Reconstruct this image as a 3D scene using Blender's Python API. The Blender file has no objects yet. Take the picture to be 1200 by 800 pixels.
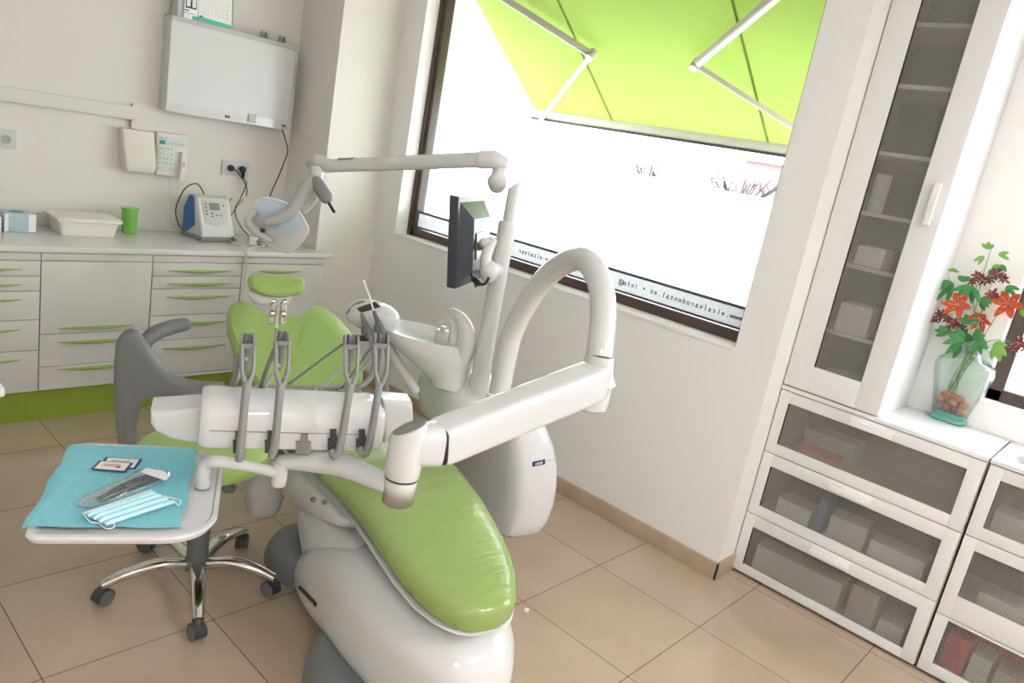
import bpy, bmesh, math, random
from mathutils import Vector, Matrix
random.seed(7)
C = bpy.context.scene.collection
PI = math.pi
V = Vector

# ---------------------------------------------------------------- camera
F = 881.2; YAW, PITCH, ROLL = 0.710383, 0.249167, 0.185404; HC = 1.67
fw = V((math.cos(PITCH)*math.cos(YAW), math.cos(PITCH)*math.sin(YAW), -math.sin(PITCH)))
r0 = fw.cross(V((0, 0, 1))).normalized(); u0 = r0.cross(fw)
cr = math.cos(ROLL)*r0 + math.sin(ROLL)*u0
cu = -math.sin(ROLL)*r0 + math.cos(ROLL)*u0
cam_d = bpy.data.cameras.new('camera'); cam = bpy.data.objects.new('camera', cam_d); C.objects.link(cam)
cam_d.sensor_width = 36; cam_d.lens = F*36/1200; cam_d.clip_start = .05; cam_d.clip_end = 200
m = Matrix((cr, cu, -fw)).transposed().to_4x4(); m.translation = V((0, 0, HC)); cam.matrix_world = m
bpy.context.scene.camera = cam

def ray(x, y): return cr*((x-600)/F) - cu*((y-400)/F) + fw
def P(x, y, D): return V((0, 0, HC)) + ray(x, y)*D          # measured point D metres into the room
def PL(x, y, ax, val):
    d = ray(x, y); o = V((0, 0, HC)); return o + d*((val-o[ax])/d[ax])
def PP(x, y, p, n):
    d = ray(x, y); o = V((0, 0, HC)); return o + d*((p-o).dot(n)/d.dot(n))

# ---------------------------------------------------------------- materials
MATS = {}
def mat(name, col, rough=.5, metal=0, spec=.5, coat=0, trans=0, ior=1.45, emit=None, es=1, alpha=1, bump=None, sss=0, var=None):
    m = bpy.data.materials.new(name); m.use_nodes = True; nt = m.node_tree; b = nt.nodes['Principled BSDF']
    b.inputs['Base Color'].default_value = (*col, 1); b.inputs['Roughness'].default_value = rough
    b.inputs['Metallic'].default_value = metal; b.inputs['Specular IOR Level'].default_value = spec
    b.inputs['Coat Weight'].default_value = coat; b.inputs['Coat Roughness'].default_value = .06
    b.inputs['Transmission Weight'].default_value = trans; b.inputs['IOR'].default_value = ior
    b.inputs['Alpha'].default_value = alpha
    if emit: b.inputs['Emission Color'].default_value = (*emit, 1); b.inputs['Emission Strength'].default_value = es
    if bump or var:
        tc = nt.nodes.new('ShaderNodeTexCoord'); nz = nt.nodes.new('ShaderNodeTexNoise')
        nz.inputs['Scale'].default_value = (bump or var)[0]; nz.inputs['Detail'].default_value = 4
        nt.links.new(tc.outputs['Object'], nz.inputs['Vector'])
        if bump:
            bp = nt.nodes.new('ShaderNodeBump'); bp.inputs['Strength'].default_value = bump[1]; bp.inputs['Distance'].default_value = bump[2]
            nt.links.new(nz.outputs['Fac'], bp.inputs['Height']); nt.links.new(bp.outputs['Normal'], b.inputs['Normal'])
        if var:
            mx = nt.nodes.new('ShaderNodeMix'); mx.data_type = 'RGBA'
            mx.inputs[6].default_value = (*col, 1); mx.inputs[7].default_value = (*var[1], 1)
            rp = nt.nodes.new('ShaderNodeMapRange'); rp.inputs[1].default_value = .35; rp.inputs[2].default_value = .65
            nt.links.new(nz.outputs['Fac'], rp.inputs[0]); nt.links.new(rp.outputs[0], mx.inputs[0]); nt.links.new(mx.outputs[2], b.inputs['Base Color'])
    MATS[name] = m; return m

wall_m = mat('wall paint', (.86, .845, .83), .7, spec=.25, bump=(60, .12, .002))
wall_b = mat('shaded beige wall paint', (.74, .71, .655), .75, spec=.25, bump=(60, .12, .002))  # beige of the back wall, darkened to stand in for weaker light there
lam_c = mat('shaded white laminate', (.64, .625, .605), .16, spec=.5, coat=.2)  # darker copy of the gloss laminate, back-left shade put into its colour
white_paint = mat('white paint', (.84, .82, .79), .6, spec=.3)
ceil_m = mat('ceiling paint', (.88, .87, .86), .8)
lam = mat('white laminate', (.78, .775, .77), .28, spec=.45)
lam2 = mat('gloss white laminate', (.78, .775, .77), .16, spec=.5, coat=.2)
ctop_m = mat('worktop laminate', (.70, .685, .66), .25, spec=.5)
white = mat('white gloss plastic', (.63, .63, .63), .13, spec=.5, coat=.35)
white_s = mat('white satin plastic', (.60, .60, .595), .38, spec=.4)
bone = mat('ivory plastic', (.72, .68, .61), .45)
grey_s = mat('light grey plastic', (.50, .50, .485), .35)
grey = mat('mid grey plastic', (.23, .23, .225), .42, bump=(300, .1, .0005))
grey_b = mat('grey rubberised plastic', (.135, .14, .14), .5)
blue_grey = mat('blue grey base cover', (.19, .205, .215), .4)
dark = mat('dark grey plastic', (.05, .05, .05), .45)
black = mat('black plastic', (.012, .012, .014), .35)
blackg = mat('black glossy casing', (.03, .034, .045), .32)
chrome = mat('chrome', (.62, .6, .57), .12, metal=1)
steel = mat('brushed steel', (.5, .46, .42), .3, metal=1)
green_v = mat('green upholstery', (.31, .45, .125), .42, spec=.4, coat=.08, bump=(35, .2, .002), var=(3, (.33, .47, .14)))
green_k = mat('green laminate plinth', (.27, .35, .045), .35)
green_h = mat('green handle', (.32, .47, .13), .35)
green_c = mat('green translucent plastic', (.30, .74, .16), .25, trans=.35)
frame_m = mat('dark brown window frame', (.075, .05, .042), .4)
skirt_m = mat('beige tile skirting', (.46, .35, .25), .25, var=(7, (.52, .41, .30)))
paper = mat('white paper', (.86, .86, .85), .7)
teal = mat('teal ink', (.02, .42, .42), .5)
mint = mat('mint ink', (.12, .56, .42), .5)
navy = mat('navy ink', (.02, .025, .12), .4)
redm = mat('red plastic', (.55, .03, .03), .4)
red_card = mat('red carton', (.72, .05, .03), .5)
pinkink = mat('pale pink ink', (.75, .52, .50), .6)
greyink = mat('grey ink', (.33, .35, .38), .5)
bluem = mat('blue plastic', (.02, .13, .42), .3)
cyan_d = mat('light blue carton', (.42, .56, .60), .5)
drape_m = mat('turquoise paper drape', (.20, .54, .62), .8, bump=(120, .2, .001), var=(6, (.23, .58, .66)))
mask_m = mat('pale blue mask fabric', (.52, .80, .86), .8)
mask_w = mat('white mask edge', (.82, .87, .87), .8)
pouch_m = mat('clear pouch film', (.62, .74, .76), .12, trans=.55, ior=1.05)
handle_m = mat('translucent white handle', (.86, .84, .82), .2, coat=.3)
stone_m = mat('terracotta stone', (.50, .12, .06), .45, var=(20, (.62, .2, .1)))
leaf_m = mat('green leaf', (.035, .17, .05), .45, var=(12, (.07, .27, .07)))
leaf2_m = mat('light green leaf', (.18, .38, .08), .5)
stem_m = mat('plant stem', (.24, .30, .14), .6)
orange_m = mat('orange red petal', (.42, .035, .012), .5, var=(40, (.55, .12, .02)))
maroon_m = mat('maroon petal', (.16, .03, .025), .5)
stamen_m = mat('pale stamen', (.55, .42, .33), .6)
bulb_glass = mat('lamp shield', (.47, .57, .66), .08, spec=.6, coat=.5)
tree_m = mat('bare bark', (.03, .025, .025), .8)
pink_build = mat('pale pink render', (.22, .155, .155), .8)
pave_m = mat('pale pavement', (.7, .7, .68), .8)
alu = mat('white lacquered awning metal', (.5, .47, .43), .4)

def nodes_mat(name):
    m = bpy.data.materials.new(name); m.use_nodes = True; nt = m.node_tree
    for n in list(nt.nodes):
        if n.type != 'OUTPUT_MATERIAL': nt.nodes.remove(n)
    return m, nt, nt.nodes['Material Output']
# clear window pane: transparent with a fresnel sheen
glass_m, nt, out = nodes_mat('window pane glass')
tr = nt.nodes.new('ShaderNodeBsdfTransparent'); gl = nt.nodes.new('ShaderNodeBsdfGlossy'); gl.inputs['Roughness'].default_value = .02
fr = nt.nodes.new('ShaderNodeMath'); fr.operation = 'MULTIPLY'; lwt = nt.nodes.new('ShaderNodeLayerWeight'); lwt.inputs[0].default_value = .25; nt.links.new(lwt.outputs[1], fr.inputs[0]); fr.inputs[1].default_value = .12; mx = nt.nodes.new('ShaderNodeMixShader')
tr.inputs[0].default_value = (.97, .98, .98, 1)
nt.links.new(fr.outputs[0], mx.inputs[0]); nt.links.new(tr.outputs[0], mx.inputs[1]); nt.links.new(gl.outputs[0], mx.inputs[2]); nt.links.new(mx.outputs[0], out.inputs[0])
# vase glass
def tint_glass(name, col, ior=1.35, k=.0):
    m, nt, out = nodes_mat(name)
    tr = nt.nodes.new('ShaderNodeBsdfTransparent'); tr.inputs[0].default_value = (*col, 1)
    g = nt.nodes.new('ShaderNodeBsdfGlossy'); g.inputs['Roughness'].default_value = .03
    lwt = nt.nodes.new('ShaderNodeLayerWeight'); lwt.inputs[0].default_value = .35; lw = nt.nodes.new('ShaderNodeMath'); lw.operation = 'MULTIPLY_ADD'; lw.inputs[1].default_value = .55; lw.inputs[2].default_value = .03; nt.links.new(lwt.outputs[1], lw.inputs[0])
    mx = nt.nodes.new('ShaderNodeMixShader')
    nt.links.new(lw.outputs[0], mx.inputs[0]); nt.links.new(tr.outputs[0], mx.inputs[1]); nt.links.new(g.outputs[0], mx.inputs[2])
    nt.links.new(mx.outputs[0], out.inputs[0]); return m
vase_m = tint_glass('pale green vase glass', (.89, .95, .93), 1.5)
film_m = tint_glass('clear pouch film', (.86, .93, .95))
vase_b = mat('thick green glass', (.16, .55, .46), .08, trans=.5, ior=1.45, coat=.4)
# ribbed frosted glass
rib_m, nt, out = nodes_mat('ribbed frosted glass')
rf = nt.nodes.new('ShaderNodeBsdfRefraction'); rf.inputs['Roughness'].default_value = .20; rf.inputs['IOR'].default_value = 1.08; rf.inputs[0].default_value = (.93, .92, .90, 1)
df = nt.nodes.new('ShaderNodeBsdfPrincipled'); df.inputs['Base Color'].default_value = (.40, .385, .37, 1); df.inputs['Roughness'].default_value = .3
tc = nt.nodes.new('ShaderNodeTexCoord'); wv = nt.nodes.new('ShaderNodeTexWave'); wv.bands_direction = 'Y'; wv.inputs['Scale'].default_value = 46
bp = nt.nodes.new('ShaderNodeBump'); bp.inputs['Strength'].default_value = .35; bp.inputs['Distance'].default_value = .002
nt.links.new(tc.outputs['Object'], wv.inputs['Vector']); nt.links.new(wv.outputs['Fac'], bp.inputs['Height'])
nt.links.new(bp.outputs[0], df.inputs['Normal'])
mp = nt.nodes.new('ShaderNodeMapRange'); mp.inputs[3].default_value = .14; mp.inputs[4].default_value = .42
nt.links.new(wv.outputs['Fac'], mp.inputs[0]); mx = nt.nodes.new('ShaderNodeMixShader')
nt.links.new(mp.outputs[0], mx.inputs[0]); nt.links.new(rf.outputs[0], mx.inputs[1]); nt.links.new(df.outputs[0], mx.inputs[2]); nt.links.new(mx.outputs[0], out.inputs[0])
# awning cloth lets daylight through
awn_m, nt, out = nodes_mat('lime awning cloth')
d1 = nt.nodes.new('ShaderNodeBsdfDiffuse'); d2 = nt.nodes.new('ShaderNodeBsdfTranslucent'); mx = nt.nodes.new('ShaderNodeMixShader'); mx.inputs[0].default_value = .6
AWN = (.42, .52, .20, 1)
d1.inputs[0].default_value = AWN; d2.inputs[0].default_value = AWN
nt.links.new(d1.outputs[0], mx.inputs[1]); nt.links.new(d2.outputs[0], mx.inputs[2]); nt.links.new(mx.outputs[0], out.inputs[0])
seam_m, nt, out = nodes_mat('awning seam tape')
d1 = nt.nodes.new('ShaderNodeBsdfDiffuse'); d2 = nt.nodes.new('ShaderNodeBsdfTranslucent'); mx = nt.nodes.new('ShaderNodeMixShader'); mx.inputs[0].default_value = .5
d1.inputs[0].default_value = (.27, .34, .10, 1); d2.inputs[0].default_value = (.27, .34, .10, 1)
nt.links.new(d1.outputs[0], mx.inputs[1]); nt.links.new(d2.outputs[0], mx.inputs[2]); nt.links.new(mx.outputs[0], out.inputs[0])
# vinyl on the window
vin_m, nt, out = nodes_mat('grey window vinyl')
d1 = nt.nodes.new('ShaderNodeBsdfDiffuse'); d2 = nt.nodes.new('ShaderNodeBsdfTranslucent'); mx = nt.nodes.new('ShaderNodeMixShader'); mx.inputs[0].default_value = .5
d1.inputs[0].default_value = (.16, .16, .18, 1); d2.inputs[0].default_value = (.15, .15, .17, 1)
nt.links.new(d1.outputs[0], mx.inputs[1]); nt.links.new(d2.outputs[0], mx.inputs[2]); nt.links.new(mx.outputs[0], out.inputs[0])
# floor tiles
floor_m = bpy.data.materials.new('polished beige tiles'); floor_m.use_nodes = True; nt = floor_m.node_tree; b = nt.nodes['Principled BSDF']
N = nt.nodes.new; L = nt.links.new
geo = N('ShaderNodeNewGeometry'); sx = N('ShaderNodeSeparateXYZ'); L(geo.outputs['Position'], sx.inputs[0])
def axis(o, off):
    a = N('ShaderNodeMath'); a.operation = 'SUBTRACT'; a.inputs[1].default_value = off; L(o, a.inputs[0])
    d = N('ShaderNodeMath'); d.operation = 'DIVIDE'; d.inputs[1].default_value = .5; L(a.outputs[0], d.inputs[0])
    f = N('ShaderNodeMath'); f.operation = 'ROUND'; L(d.outputs[0], f.inputs[0])
    s = N('ShaderNodeMath'); s.operation = 'SUBTRACT'; L(d.outputs[0], s.inputs[0]); L(f.outputs[0], s.inputs[1])
    ab = N('ShaderNodeMath'); ab.operation = 'ABSOLUTE'; L(s.outputs[0], ab.inputs[0])
    fl = N('ShaderNodeMath'); fl.operation = 'FLOOR'; L(d.outputs[0], fl.inputs[0])
    return ab.outputs[0], fl.outputs[0]
ax, fx = axis(sx.outputs[0], 2.604); ay, fy = axis(sx.outputs[1], 1.010)
mn = N('ShaderNodeMath'); mn.operation = 'MINIMUM'; L(ax, mn.inputs[0]); L(ay, mn.inputs[1])
lt = N('ShaderNodeMath'); lt.operation = 'LESS_THAN'; lt.inputs[1].default_value = .0032; L(mn.outputs[0], lt.inputs[0])
cx = N('ShaderNodeCombineXYZ'); L(fx, cx.inputs[0]); L(fy, cx.inputs[1]); wn = N('ShaderNodeTexWhiteNoise'); L(cx.outputs[0], wn.inputs[0])
nz = N('ShaderNodeTexNoise'); nz.inputs['Scale'].default_value = 3.5; nz.inputs['Detail'].default_value = 8; L(geo.outputs['Position'], nz.inputs['Vector'])
ad = N('ShaderNodeMath'); ad.operation = 'MULTIPLY_ADD'; ad.inputs[1].default_value = .25; L(wn.outputs[0], ad.inputs[0]); L(nz.outputs['Fac'], ad.inputs[2])
rmp = N('ShaderNodeMapRange'); rmp.inputs[1].default_value = .35; rmp.inputs[2].default_value = .95; L(ad.outputs[0], rmp.inputs[0])
cm = N('ShaderNodeMix'); cm.data_type = 'RGBA'; cm.inputs[6].default_value = (.45, .34, .25, 1); cm.inputs[7].default_value = (.52, .405, .305, 1); L(rmp.outputs[0], cm.inputs[0])
cg = N('ShaderNodeMix'); cg.data_type = 'RGBA'; cg.inputs[7].default_value = (.13, .085, .06, 1); L(lt.outputs[0], cg.inputs[0]); L(cm.outputs[2], cg.inputs[6]); L(cg.outputs[2], b.inputs['Base Color'])
b.inputs['Roughness'].default_value = .10; b.inputs['Specular IOR Level'].default_value = .6

# ---------------------------------------------------------------- mesh helpers
def NB(): return bmesh.new()
def box(bm, x0, x1, y0, y1, z0, z1, bev=0, M=None, seg=2):
    vs = [bm.verts.new(p) for p in ((x0,y0,z0),(x1,y0,z0),(x1,y1,z0),(x0,y1,z0),(x0,y0,z1),(x1,y0,z1),(x1,y1,z1),(x0,y1,z1))]
    fs = [bm.faces.new([vs[i] for i in f]) for f in ((0,3,2,1),(4,5,6,7),(0,1,5,4),(1,2,6,5),(2,3,7,6),(3,0,4,7))]
    if M: bmesh.ops.transform(bm, matrix=M, verts=vs)
    if bev > 0:
        es = list({e for f in fs for e in f.edges})
        bmesh.ops.bevel(bm, geom=es, offset=bev, segments=seg, affect='EDGES', profile=.6)
def loft(bm, rings, cap=True, close=True):
    R = [[bm.verts.new(p) for p in r] for r in rings]
    n = len(R[0])
    for a, b_ in zip(R, R[1:]):
        for i in range(n if close else n-1):
            j = (i+1) % n
            try: bm.faces.new((a[i], a[j], b_[j], b_[i]))
            except ValueError: pass
    if cap:
        for r in (R[0][::-1], R[-1]):
            try: bm.faces.new(r)
            except ValueError: pass
def cat(pts, sub=6):
    pts = [V(p) for p in pts]
    if len(pts) < 3: return [pts[0].lerp(pts[1], i/sub) for i in range(sub+1)]
    q = [2*pts[0]-pts[1]] + pts + [2*pts[-1]-pts[-2]]; out = []
    for i in range(1, len(q)-2):
        a, b_, c, d = q[i-1:i+3]
        for k in range(sub):
            t = k/sub
            out.append(.5*((2*b_) + (c-a)*t + (2*a-5*b_+4*c-d)*t*t + (3*b_-a-3*c+d)*t**3))
    out.append(pts[-1]); return out
def lerpr(rs, n):
    if not isinstance(rs, (list, tuple)): return [rs]*n
    out = []
    for i in range(n):
        t = i/(n-1)*(len(rs)-1); k = min(int(t), len(rs)-2); f_ = t-k
        out.append(rs[k]*(1-f_) + rs[k+1]*f_)
    return out
def tube(bm, pts, r, n=14, sub=6, cap=True, flat=1.0, up=None, pw=2.0, smooth=True):
    """swept tube; flat scales the second axis, pw > 2 squares the section off"""
    pts = cat(pts, sub) if smooth and len(pts) > 2 else [V(p) for p in pts]
    rs = lerpr(r, len(pts)); fl = lerpr(flat, len(pts)); rings = []
    t0 = (pts[1]-pts[0]).normalized(); ref = V(up) if up else (V((0, 0, 1)) if abs(t0.z) < .9 else V((1, 0, 0)))
    a = t0.cross(ref).normalized()
    for i, p in enumerate(pts):
        t = (pts[min(i+1, len(pts)-1)]-pts[max(i-1, 0)]).normalized()
        if up: a = t.cross(ref).normalized() if t.cross(ref).length > 1e-4 else a
        else: a = (a - t*a.dot(t)).normalized()
        b_ = a.cross(t).normalized(); ring = []
        for k in range(n):
            th = 2*PI*k/n; c, s = math.cos(th), math.sin(th)
            c = math.copysign(abs(c)**(2/pw), c); s = math.copysign(abs(s)**(2/pw), s)
            ring.append(p + a*(rs[i]*c) + b_*(rs[i]*fl[i]*s))
        rings.append(ring)
    loft(bm, rings, cap)
def rtube(bm, pts, r, n=14, sub=6, **k):
    """tube with rounded ends"""
    P_ = cat(pts, sub) if len(pts) > 2 else [V(pts[0]).lerp(V(pts[1]), i/6) for i in range(7)]
    rs = lerpr(r, len(P_)); e0 = (P_[0]-P_[1]).normalized(); e1 = (P_[-1]-P_[-2]).normalized()
    A = [P_[0]+e0*rs[0]*c for c in (1, .9, .6, .3)]; Ar = [rs[0]*c for c in (.12, .44, .8, .954)]
    B = [P_[-1]+e1*rs[-1]*c for c in (.3, .6, .9, 1)]; Br = [rs[-1]*c for c in (.954, .8, .44, .12)]
    if k.get('flat') and isinstance(k['flat'], (list, tuple)): k['flat'] = sum(k['flat'])/len(k['flat'])
    tube(bm, A+P_+B, None or (Ar+rs+Br), n=n, sub=1, smooth=False, **k) if False else _tube_exact(bm, A+P_+B, Ar+rs+Br, n, **k)
def _tube_exact(bm, pts, rs, n, flat=1.0, up=None, pw=2.0):
    rings = []; t0 = (pts[1]-pts[0]).normalized(); ref = V(up) if up else (V((0, 0, 1)) if abs(t0.z) < .9 else V((1, 0, 0)))
    a = t0.cross(ref).normalized()
    for i, p in enumerate(pts):
        t = (pts[min(i+1, len(pts)-1)]-pts[max(i-1, 0)]).normalized()
        if up: a = t.cross(ref).normalized()
        else: a = (a - t*a.dot(t)).normalized()
        b_ = a.cross(t).normalized(); ring = []
        for k in range(n):
            th = 2*PI*k/n; c, s = math.cos(th), math.sin(th)
            c = math.copysign(abs(c)**(2/pw), c); s = math.copysign(abs(s)**(2/pw), s)
            ring.append(p + a*(rs[i]*c) + b_*(rs[i]*flat*s))
        rings.append(ring)
    loft(bm, rings)
def lathe(bm, prof, base=(0,0,0), axis=(0,0,1), n=28, sx=1, sy=1, M=None):
    z = V(axis).normalized(); x = z.cross(V((0,1,0)) if abs(z.y) < .9 else V((1,0,0))).normalized(); y = z.cross(x)
    rings = [[V(base) + z*h + x*(max(r, 1e-4)*math.cos(2*PI*k/n)*sx) + y*(max(r, 1e-4)*math.sin(2*PI*k/n)*sy) for k in range(n)] for r, h in prof]
    if M: rings = [[M @ p for p in r] for r in rings]
    loft(bm, rings)
def cyl(bm, a, b_, r, r2=None, n=20):
    a, b_ = V(a), V(b_); r2 = r if r2 is None else r2; h = (b_-a).length; e = min(r, r2, h)*.12
    lathe(bm, [(r-e, 0), (r, e), (r2, h-e), (r2-e, h)], a, (b_-a), n)
def ell(bm, c, rx, ry, rz, M=None, n=24, m=12, pw=2.0):
    rings = []
    for i in range(1, m):
        ph = -PI/2 + PI*i/m; cz = math.sin(ph); cc = math.cos(ph)
        cz = math.copysign(abs(cz)**(2/pw), cz); cc = abs(cc)**(2/pw); ring = []
        for k in range(n):
            th = 2*PI*k/n; x, y = math.cos(th), math.sin(th)
            x = math.copysign(abs(x)**(2/pw), x); y = math.copysign(abs(y)**(2/pw), y)
            q = V((rx*cc*x, ry*cc*y, rz*cz)); ring.append((M @ q if M else q) + V(c))
        rings.append(ring)
    loft(bm, rings)
def prism(bm, pts, ext, bev=0, seg=2):
    """polygon pts extruded by the vector ext"""
    pts = [V(p) for p in pts]; ext = V(ext)
    a = [bm.verts.new(p) for p in pts]; b_ = [bm.verts.new(p+ext) for p in pts]; fs = []
    fs.append(bm.faces.new(a[::-1])); fs.append(bm.faces.new(b_))
    for i in range(len(a)):
        j = (i+1) % len(a); fs.append(bm.faces.new((a[i], a[j], b_[j], b_[i])))
    bmesh.ops.recalc_face_normals(bm, faces=fs)
    if bev > 0:
        es = list(set(fs[0].edges) | set(fs[1].edges)); bmesh.ops.bevel(bm, geom=es, offset=bev, segments=seg, affect='EDGES', profile=.6)
def strip(bm, pts, width_vec, thick):
    """thin curved sheet along pts"""
    pts = cat(pts, 5); w = V(width_vec); rings = []
    for i, p in enumerate(pts):
        t = (pts[min(i+1, len(pts)-1)]-pts[max(i-1, 0)]).normalized(); n_ = t.cross(w).normalized()*thick
        rings.append([p-w+n_, p+w+n_, p+w-n_, p-w-n_])
    loft(bm, rings)
def text(bm, s, size, M, depth=.0004, align='CENTER', space=1.0, bold=0):
    cu_ = bpy.data.curves.new('t', 'FONT'); cu_.body = s; cu_.size = size; cu_.align_x = align; cu_.align_y = 'CENTER'; cu_.extrude = depth; cu_.resolution_u = 2; cu_.space_character = space; cu_.offset = bold
    o = bpy.data.objects.new('t', cu_); C.objects.link(o); bpy.context.view_layer.update()
    dg = bpy.context.evaluated_depsgraph_get(); me = bpy.data.meshes.new_from_object(o.evaluated_get(dg))
    me.transform(M); bm.from_mesh(me); bpy.data.meshes.remove(me); bpy.data.objects.remove(o); bpy.data.curves.remove(cu_)

def WM(o):
    m = o.matrix_basis.copy()
    while o.parent: o = o.parent; m = o.matrix_basis @ m
    return m
def obj(name, bm, m, parent=None, local=False, label=None, ang=38, flatsh=False, subsurf=0):
    bmesh.ops.remove_doubles(bm, verts=bm.verts, dist=1e-6)
    bmesh.ops.recalc_face_normals(bm, faces=bm.faces)
    for f in bm.faces: f.smooth = not flatsh
    for e in bm.edges:
        if len(e.link_faces) == 2 and e.calc_face_angle(0) > math.radians(ang): e.smooth = False
    me = bpy.data.meshes.new(name)
    # every mesh keeps its origin at its own base centre
    M = WM(parent).inverted() if (parent and not local) else Matrix()
    bm.transform(M)
    if bm.verts:
        xs = [v.co.x for v in bm.verts]; ys = [v.co.y for v in bm.verts]; zs = [v.co.z for v in bm.verts]
        c = V(((min(xs)+max(xs))/2, (min(ys)+max(ys))/2, min(zs)))
    else: c = V()
    bm.transform(Matrix.Translation(-c)); bm.to_mesh(me); bm.free()
    o = bpy.data.objects.new(name, me); C.objects.link(o)
    for mm in (m if isinstance(m, (list, tuple)) else [m]): me.materials.append(mm)
    o.parent = parent; o.location = c
    if label: o['label'] = label
    if subsurf:
        s = o.modifiers.new('s', 'SUBSURF'); s.levels = subsurf; s.render_levels = subsurf
    return o
def tag(o, label, cat_, group=None, kind=None):
    o['label'] = label; o['category'] = cat_
    if group: o['group'] = group
    if kind: o['kind'] = kind
    return o
def thing(name, label, cat_, loc=(0,0,0), rz=0, group=None):
    o = bpy.data.objects.new(name, None); C.objects.link(o); o.location = loc; o.rotation_euler = (0,0,rz); o.empty_display_size = .05
    return tag(o, label, cat_, group)
def struct(name, bm, m, parent=None, label=None):
    o = obj(name, bm, m, parent)
    if parent is None: o['kind'] = 'structure'
    return o
def copy_tree(o, loc=None, label=None, parent=None):
    c = o.copy(); C.objects.link(c)
    if parent: c.parent = parent
    if loc is not None: c.location = loc
    if label: c['label'] = label
    for ch in list(o.children): copy_tree(ch, parent=c)
    return c
WORLD, EXPO = 4.5, 1.06
# ================================================================ ROOM SHELL
XW, XR, YB, YF, YC = 2.996, 3.556, 4.307, 3.89, 1.159
X0, Y0, ZC = -1.6, -2.2, 2.85
WZ0, WZ1 = 1.022, 2.62
b = NB(); box(b, X0, 4.0, Y0, 4.6, -.08, 0); struct('floor', b, floor_m)
b = NB(); box(b, X0, 4.0, Y0, 4.6, ZC, ZC+.1); struct('ceiling', b, ceil_m)
b = NB(); box(b, X0-.15, X0, Y0, 4.6, 0, ZC); struct('wall_left', b, wall_m)
b = NB(); box(b, X0, 4.0, Y0-.15, Y0, 0, ZC); struct('wall_front', b, wall_m)
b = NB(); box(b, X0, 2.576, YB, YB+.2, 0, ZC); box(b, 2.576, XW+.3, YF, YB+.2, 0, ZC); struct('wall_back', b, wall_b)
WY0, WY1 = 1.338, 3.69; XO = 3.27
b = NB()
box(b, XW, XO, YC, YF, 0, WZ0); box(b, XW, XO, YC, YF, WZ1, ZC); box(b, XW, XO, YC, WY0, WZ0, WZ1); box(b, XW, XO, WY1, YF, WZ0, WZ1)
box(b, XO, XR+.25, YC, YC+.2, 0, ZC)
struct('wall_window', b, wall_m)
V0, V1 = -1.1, .505
b = NB()
box(b, XR, XR+.25, Y0, YC, 0, WZ0-.005); box(b, XR, XR+.25, Y0, YC, WZ1, ZC); box(b, XR, XR+.25, V1, YC, WZ0-.005, WZ1); box(b, XR, XR+.25, Y0, V0, WZ0-.005, WZ1)
struct('wall_right', b, wall_m)
# skirting
b = NB(); box(b, XW-.012, XW, YC-.012, YF, 0, .082, .002); box(b, XW-.012, XR, YC-.012, YC, 0, .082, .002); struct('baseboard_window', b, skirt_m)
b = NB(); box(b, 2.62, XW-.012, YF-.012, YF, 0, .082, .002); struct('baseboard_back', b, skirt_m)
# window 1
w1 = bpy.data.objects.new('window_1', None); C.objects.link(w1); w1.location = (3.1, 2.5, WZ0); w1['kind'] = 'structure'
b = NB(); fx0, fx1 = 3.10, 3.16
for (a0, a1, c0, c1) in ((WY0, WY1, WZ0+.006, WZ0+.052), (WY0, WY1, WZ1-.05, WZ1), (WY0, WY0+.05, WZ0, WZ1), (WY1-.055, WY1, WZ0, WZ1)):
    box(b, fx0, fx1, a0, a1, c0, c1, .004)
box(b, fx0-.012, fx0+.01, WY1-.028, WY1, WZ0, WZ1, .003)
obj('window_frame', b, frame_m, w1)
b = NB(); box(b, 3.125, 3.131, WY0+.05, WY1-.055, WZ0+.05, WZ1-.05); obj('window_pane', b, glass_m, w1)
b = NB(); box(b, XW-.004, fx0, WY0+.001, WY1-.001, WZ0-.012, WZ0+.004, .002); obj('window_sill', b, white_paint, w1)
b = NB()
box(b, 3.121, 3.1245, WY0+.05, WY1-.055, 1.170, 1.184); box(b, 3.121, 3.1245, WY0+.05, WY1-.055, 1.078, 1.088)
obj('vinyl_stripe', b, vin_m, w1)
fm_, nt, out = nodes_mat('frosted window film'); d2 = nt.nodes.new('ShaderNodeBsdfTranslucent'); d2.inputs[0].default_value = (.21, .21, .215, 1); nt.links.new(d2.outputs[0], out.inputs[0])
b = NB(); vs_ = [b.verts.new(p) for p in ((3.1236, WY0+.05, 1.088), (3.1236, WY1-.055, 1.088), (3.1236, WY1-.055, 1.170), (3.1236, WY0+.05, 1.170))]; b.faces.new(vs_); obj('frosted_film', b, fm_, w1)
b = NB()
def wtext(s, ystart, pitch):
    for i, ch in enumerate(s):
        if ch == ' ': continue
        # reads from outside, so mirrored from within the room
        M = Matrix.Translation((3.120, ystart+i*pitch, 1.129)) @ Matrix(((0,0,1,0),(1,0,0,0),(0,1,0,0),(0,0,0,1)))
        text(b, ch, .035, M, .0004, bold=.0007)
wtext('www.vicalvarodental.es \u2022 info@', 1.398, .0226)
wtext('www.vicalvar', 2.50, .0226)
obj('window_lettering', b, mat('grey vinyl letters', (.05, .05, .06), .6), w1)
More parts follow.
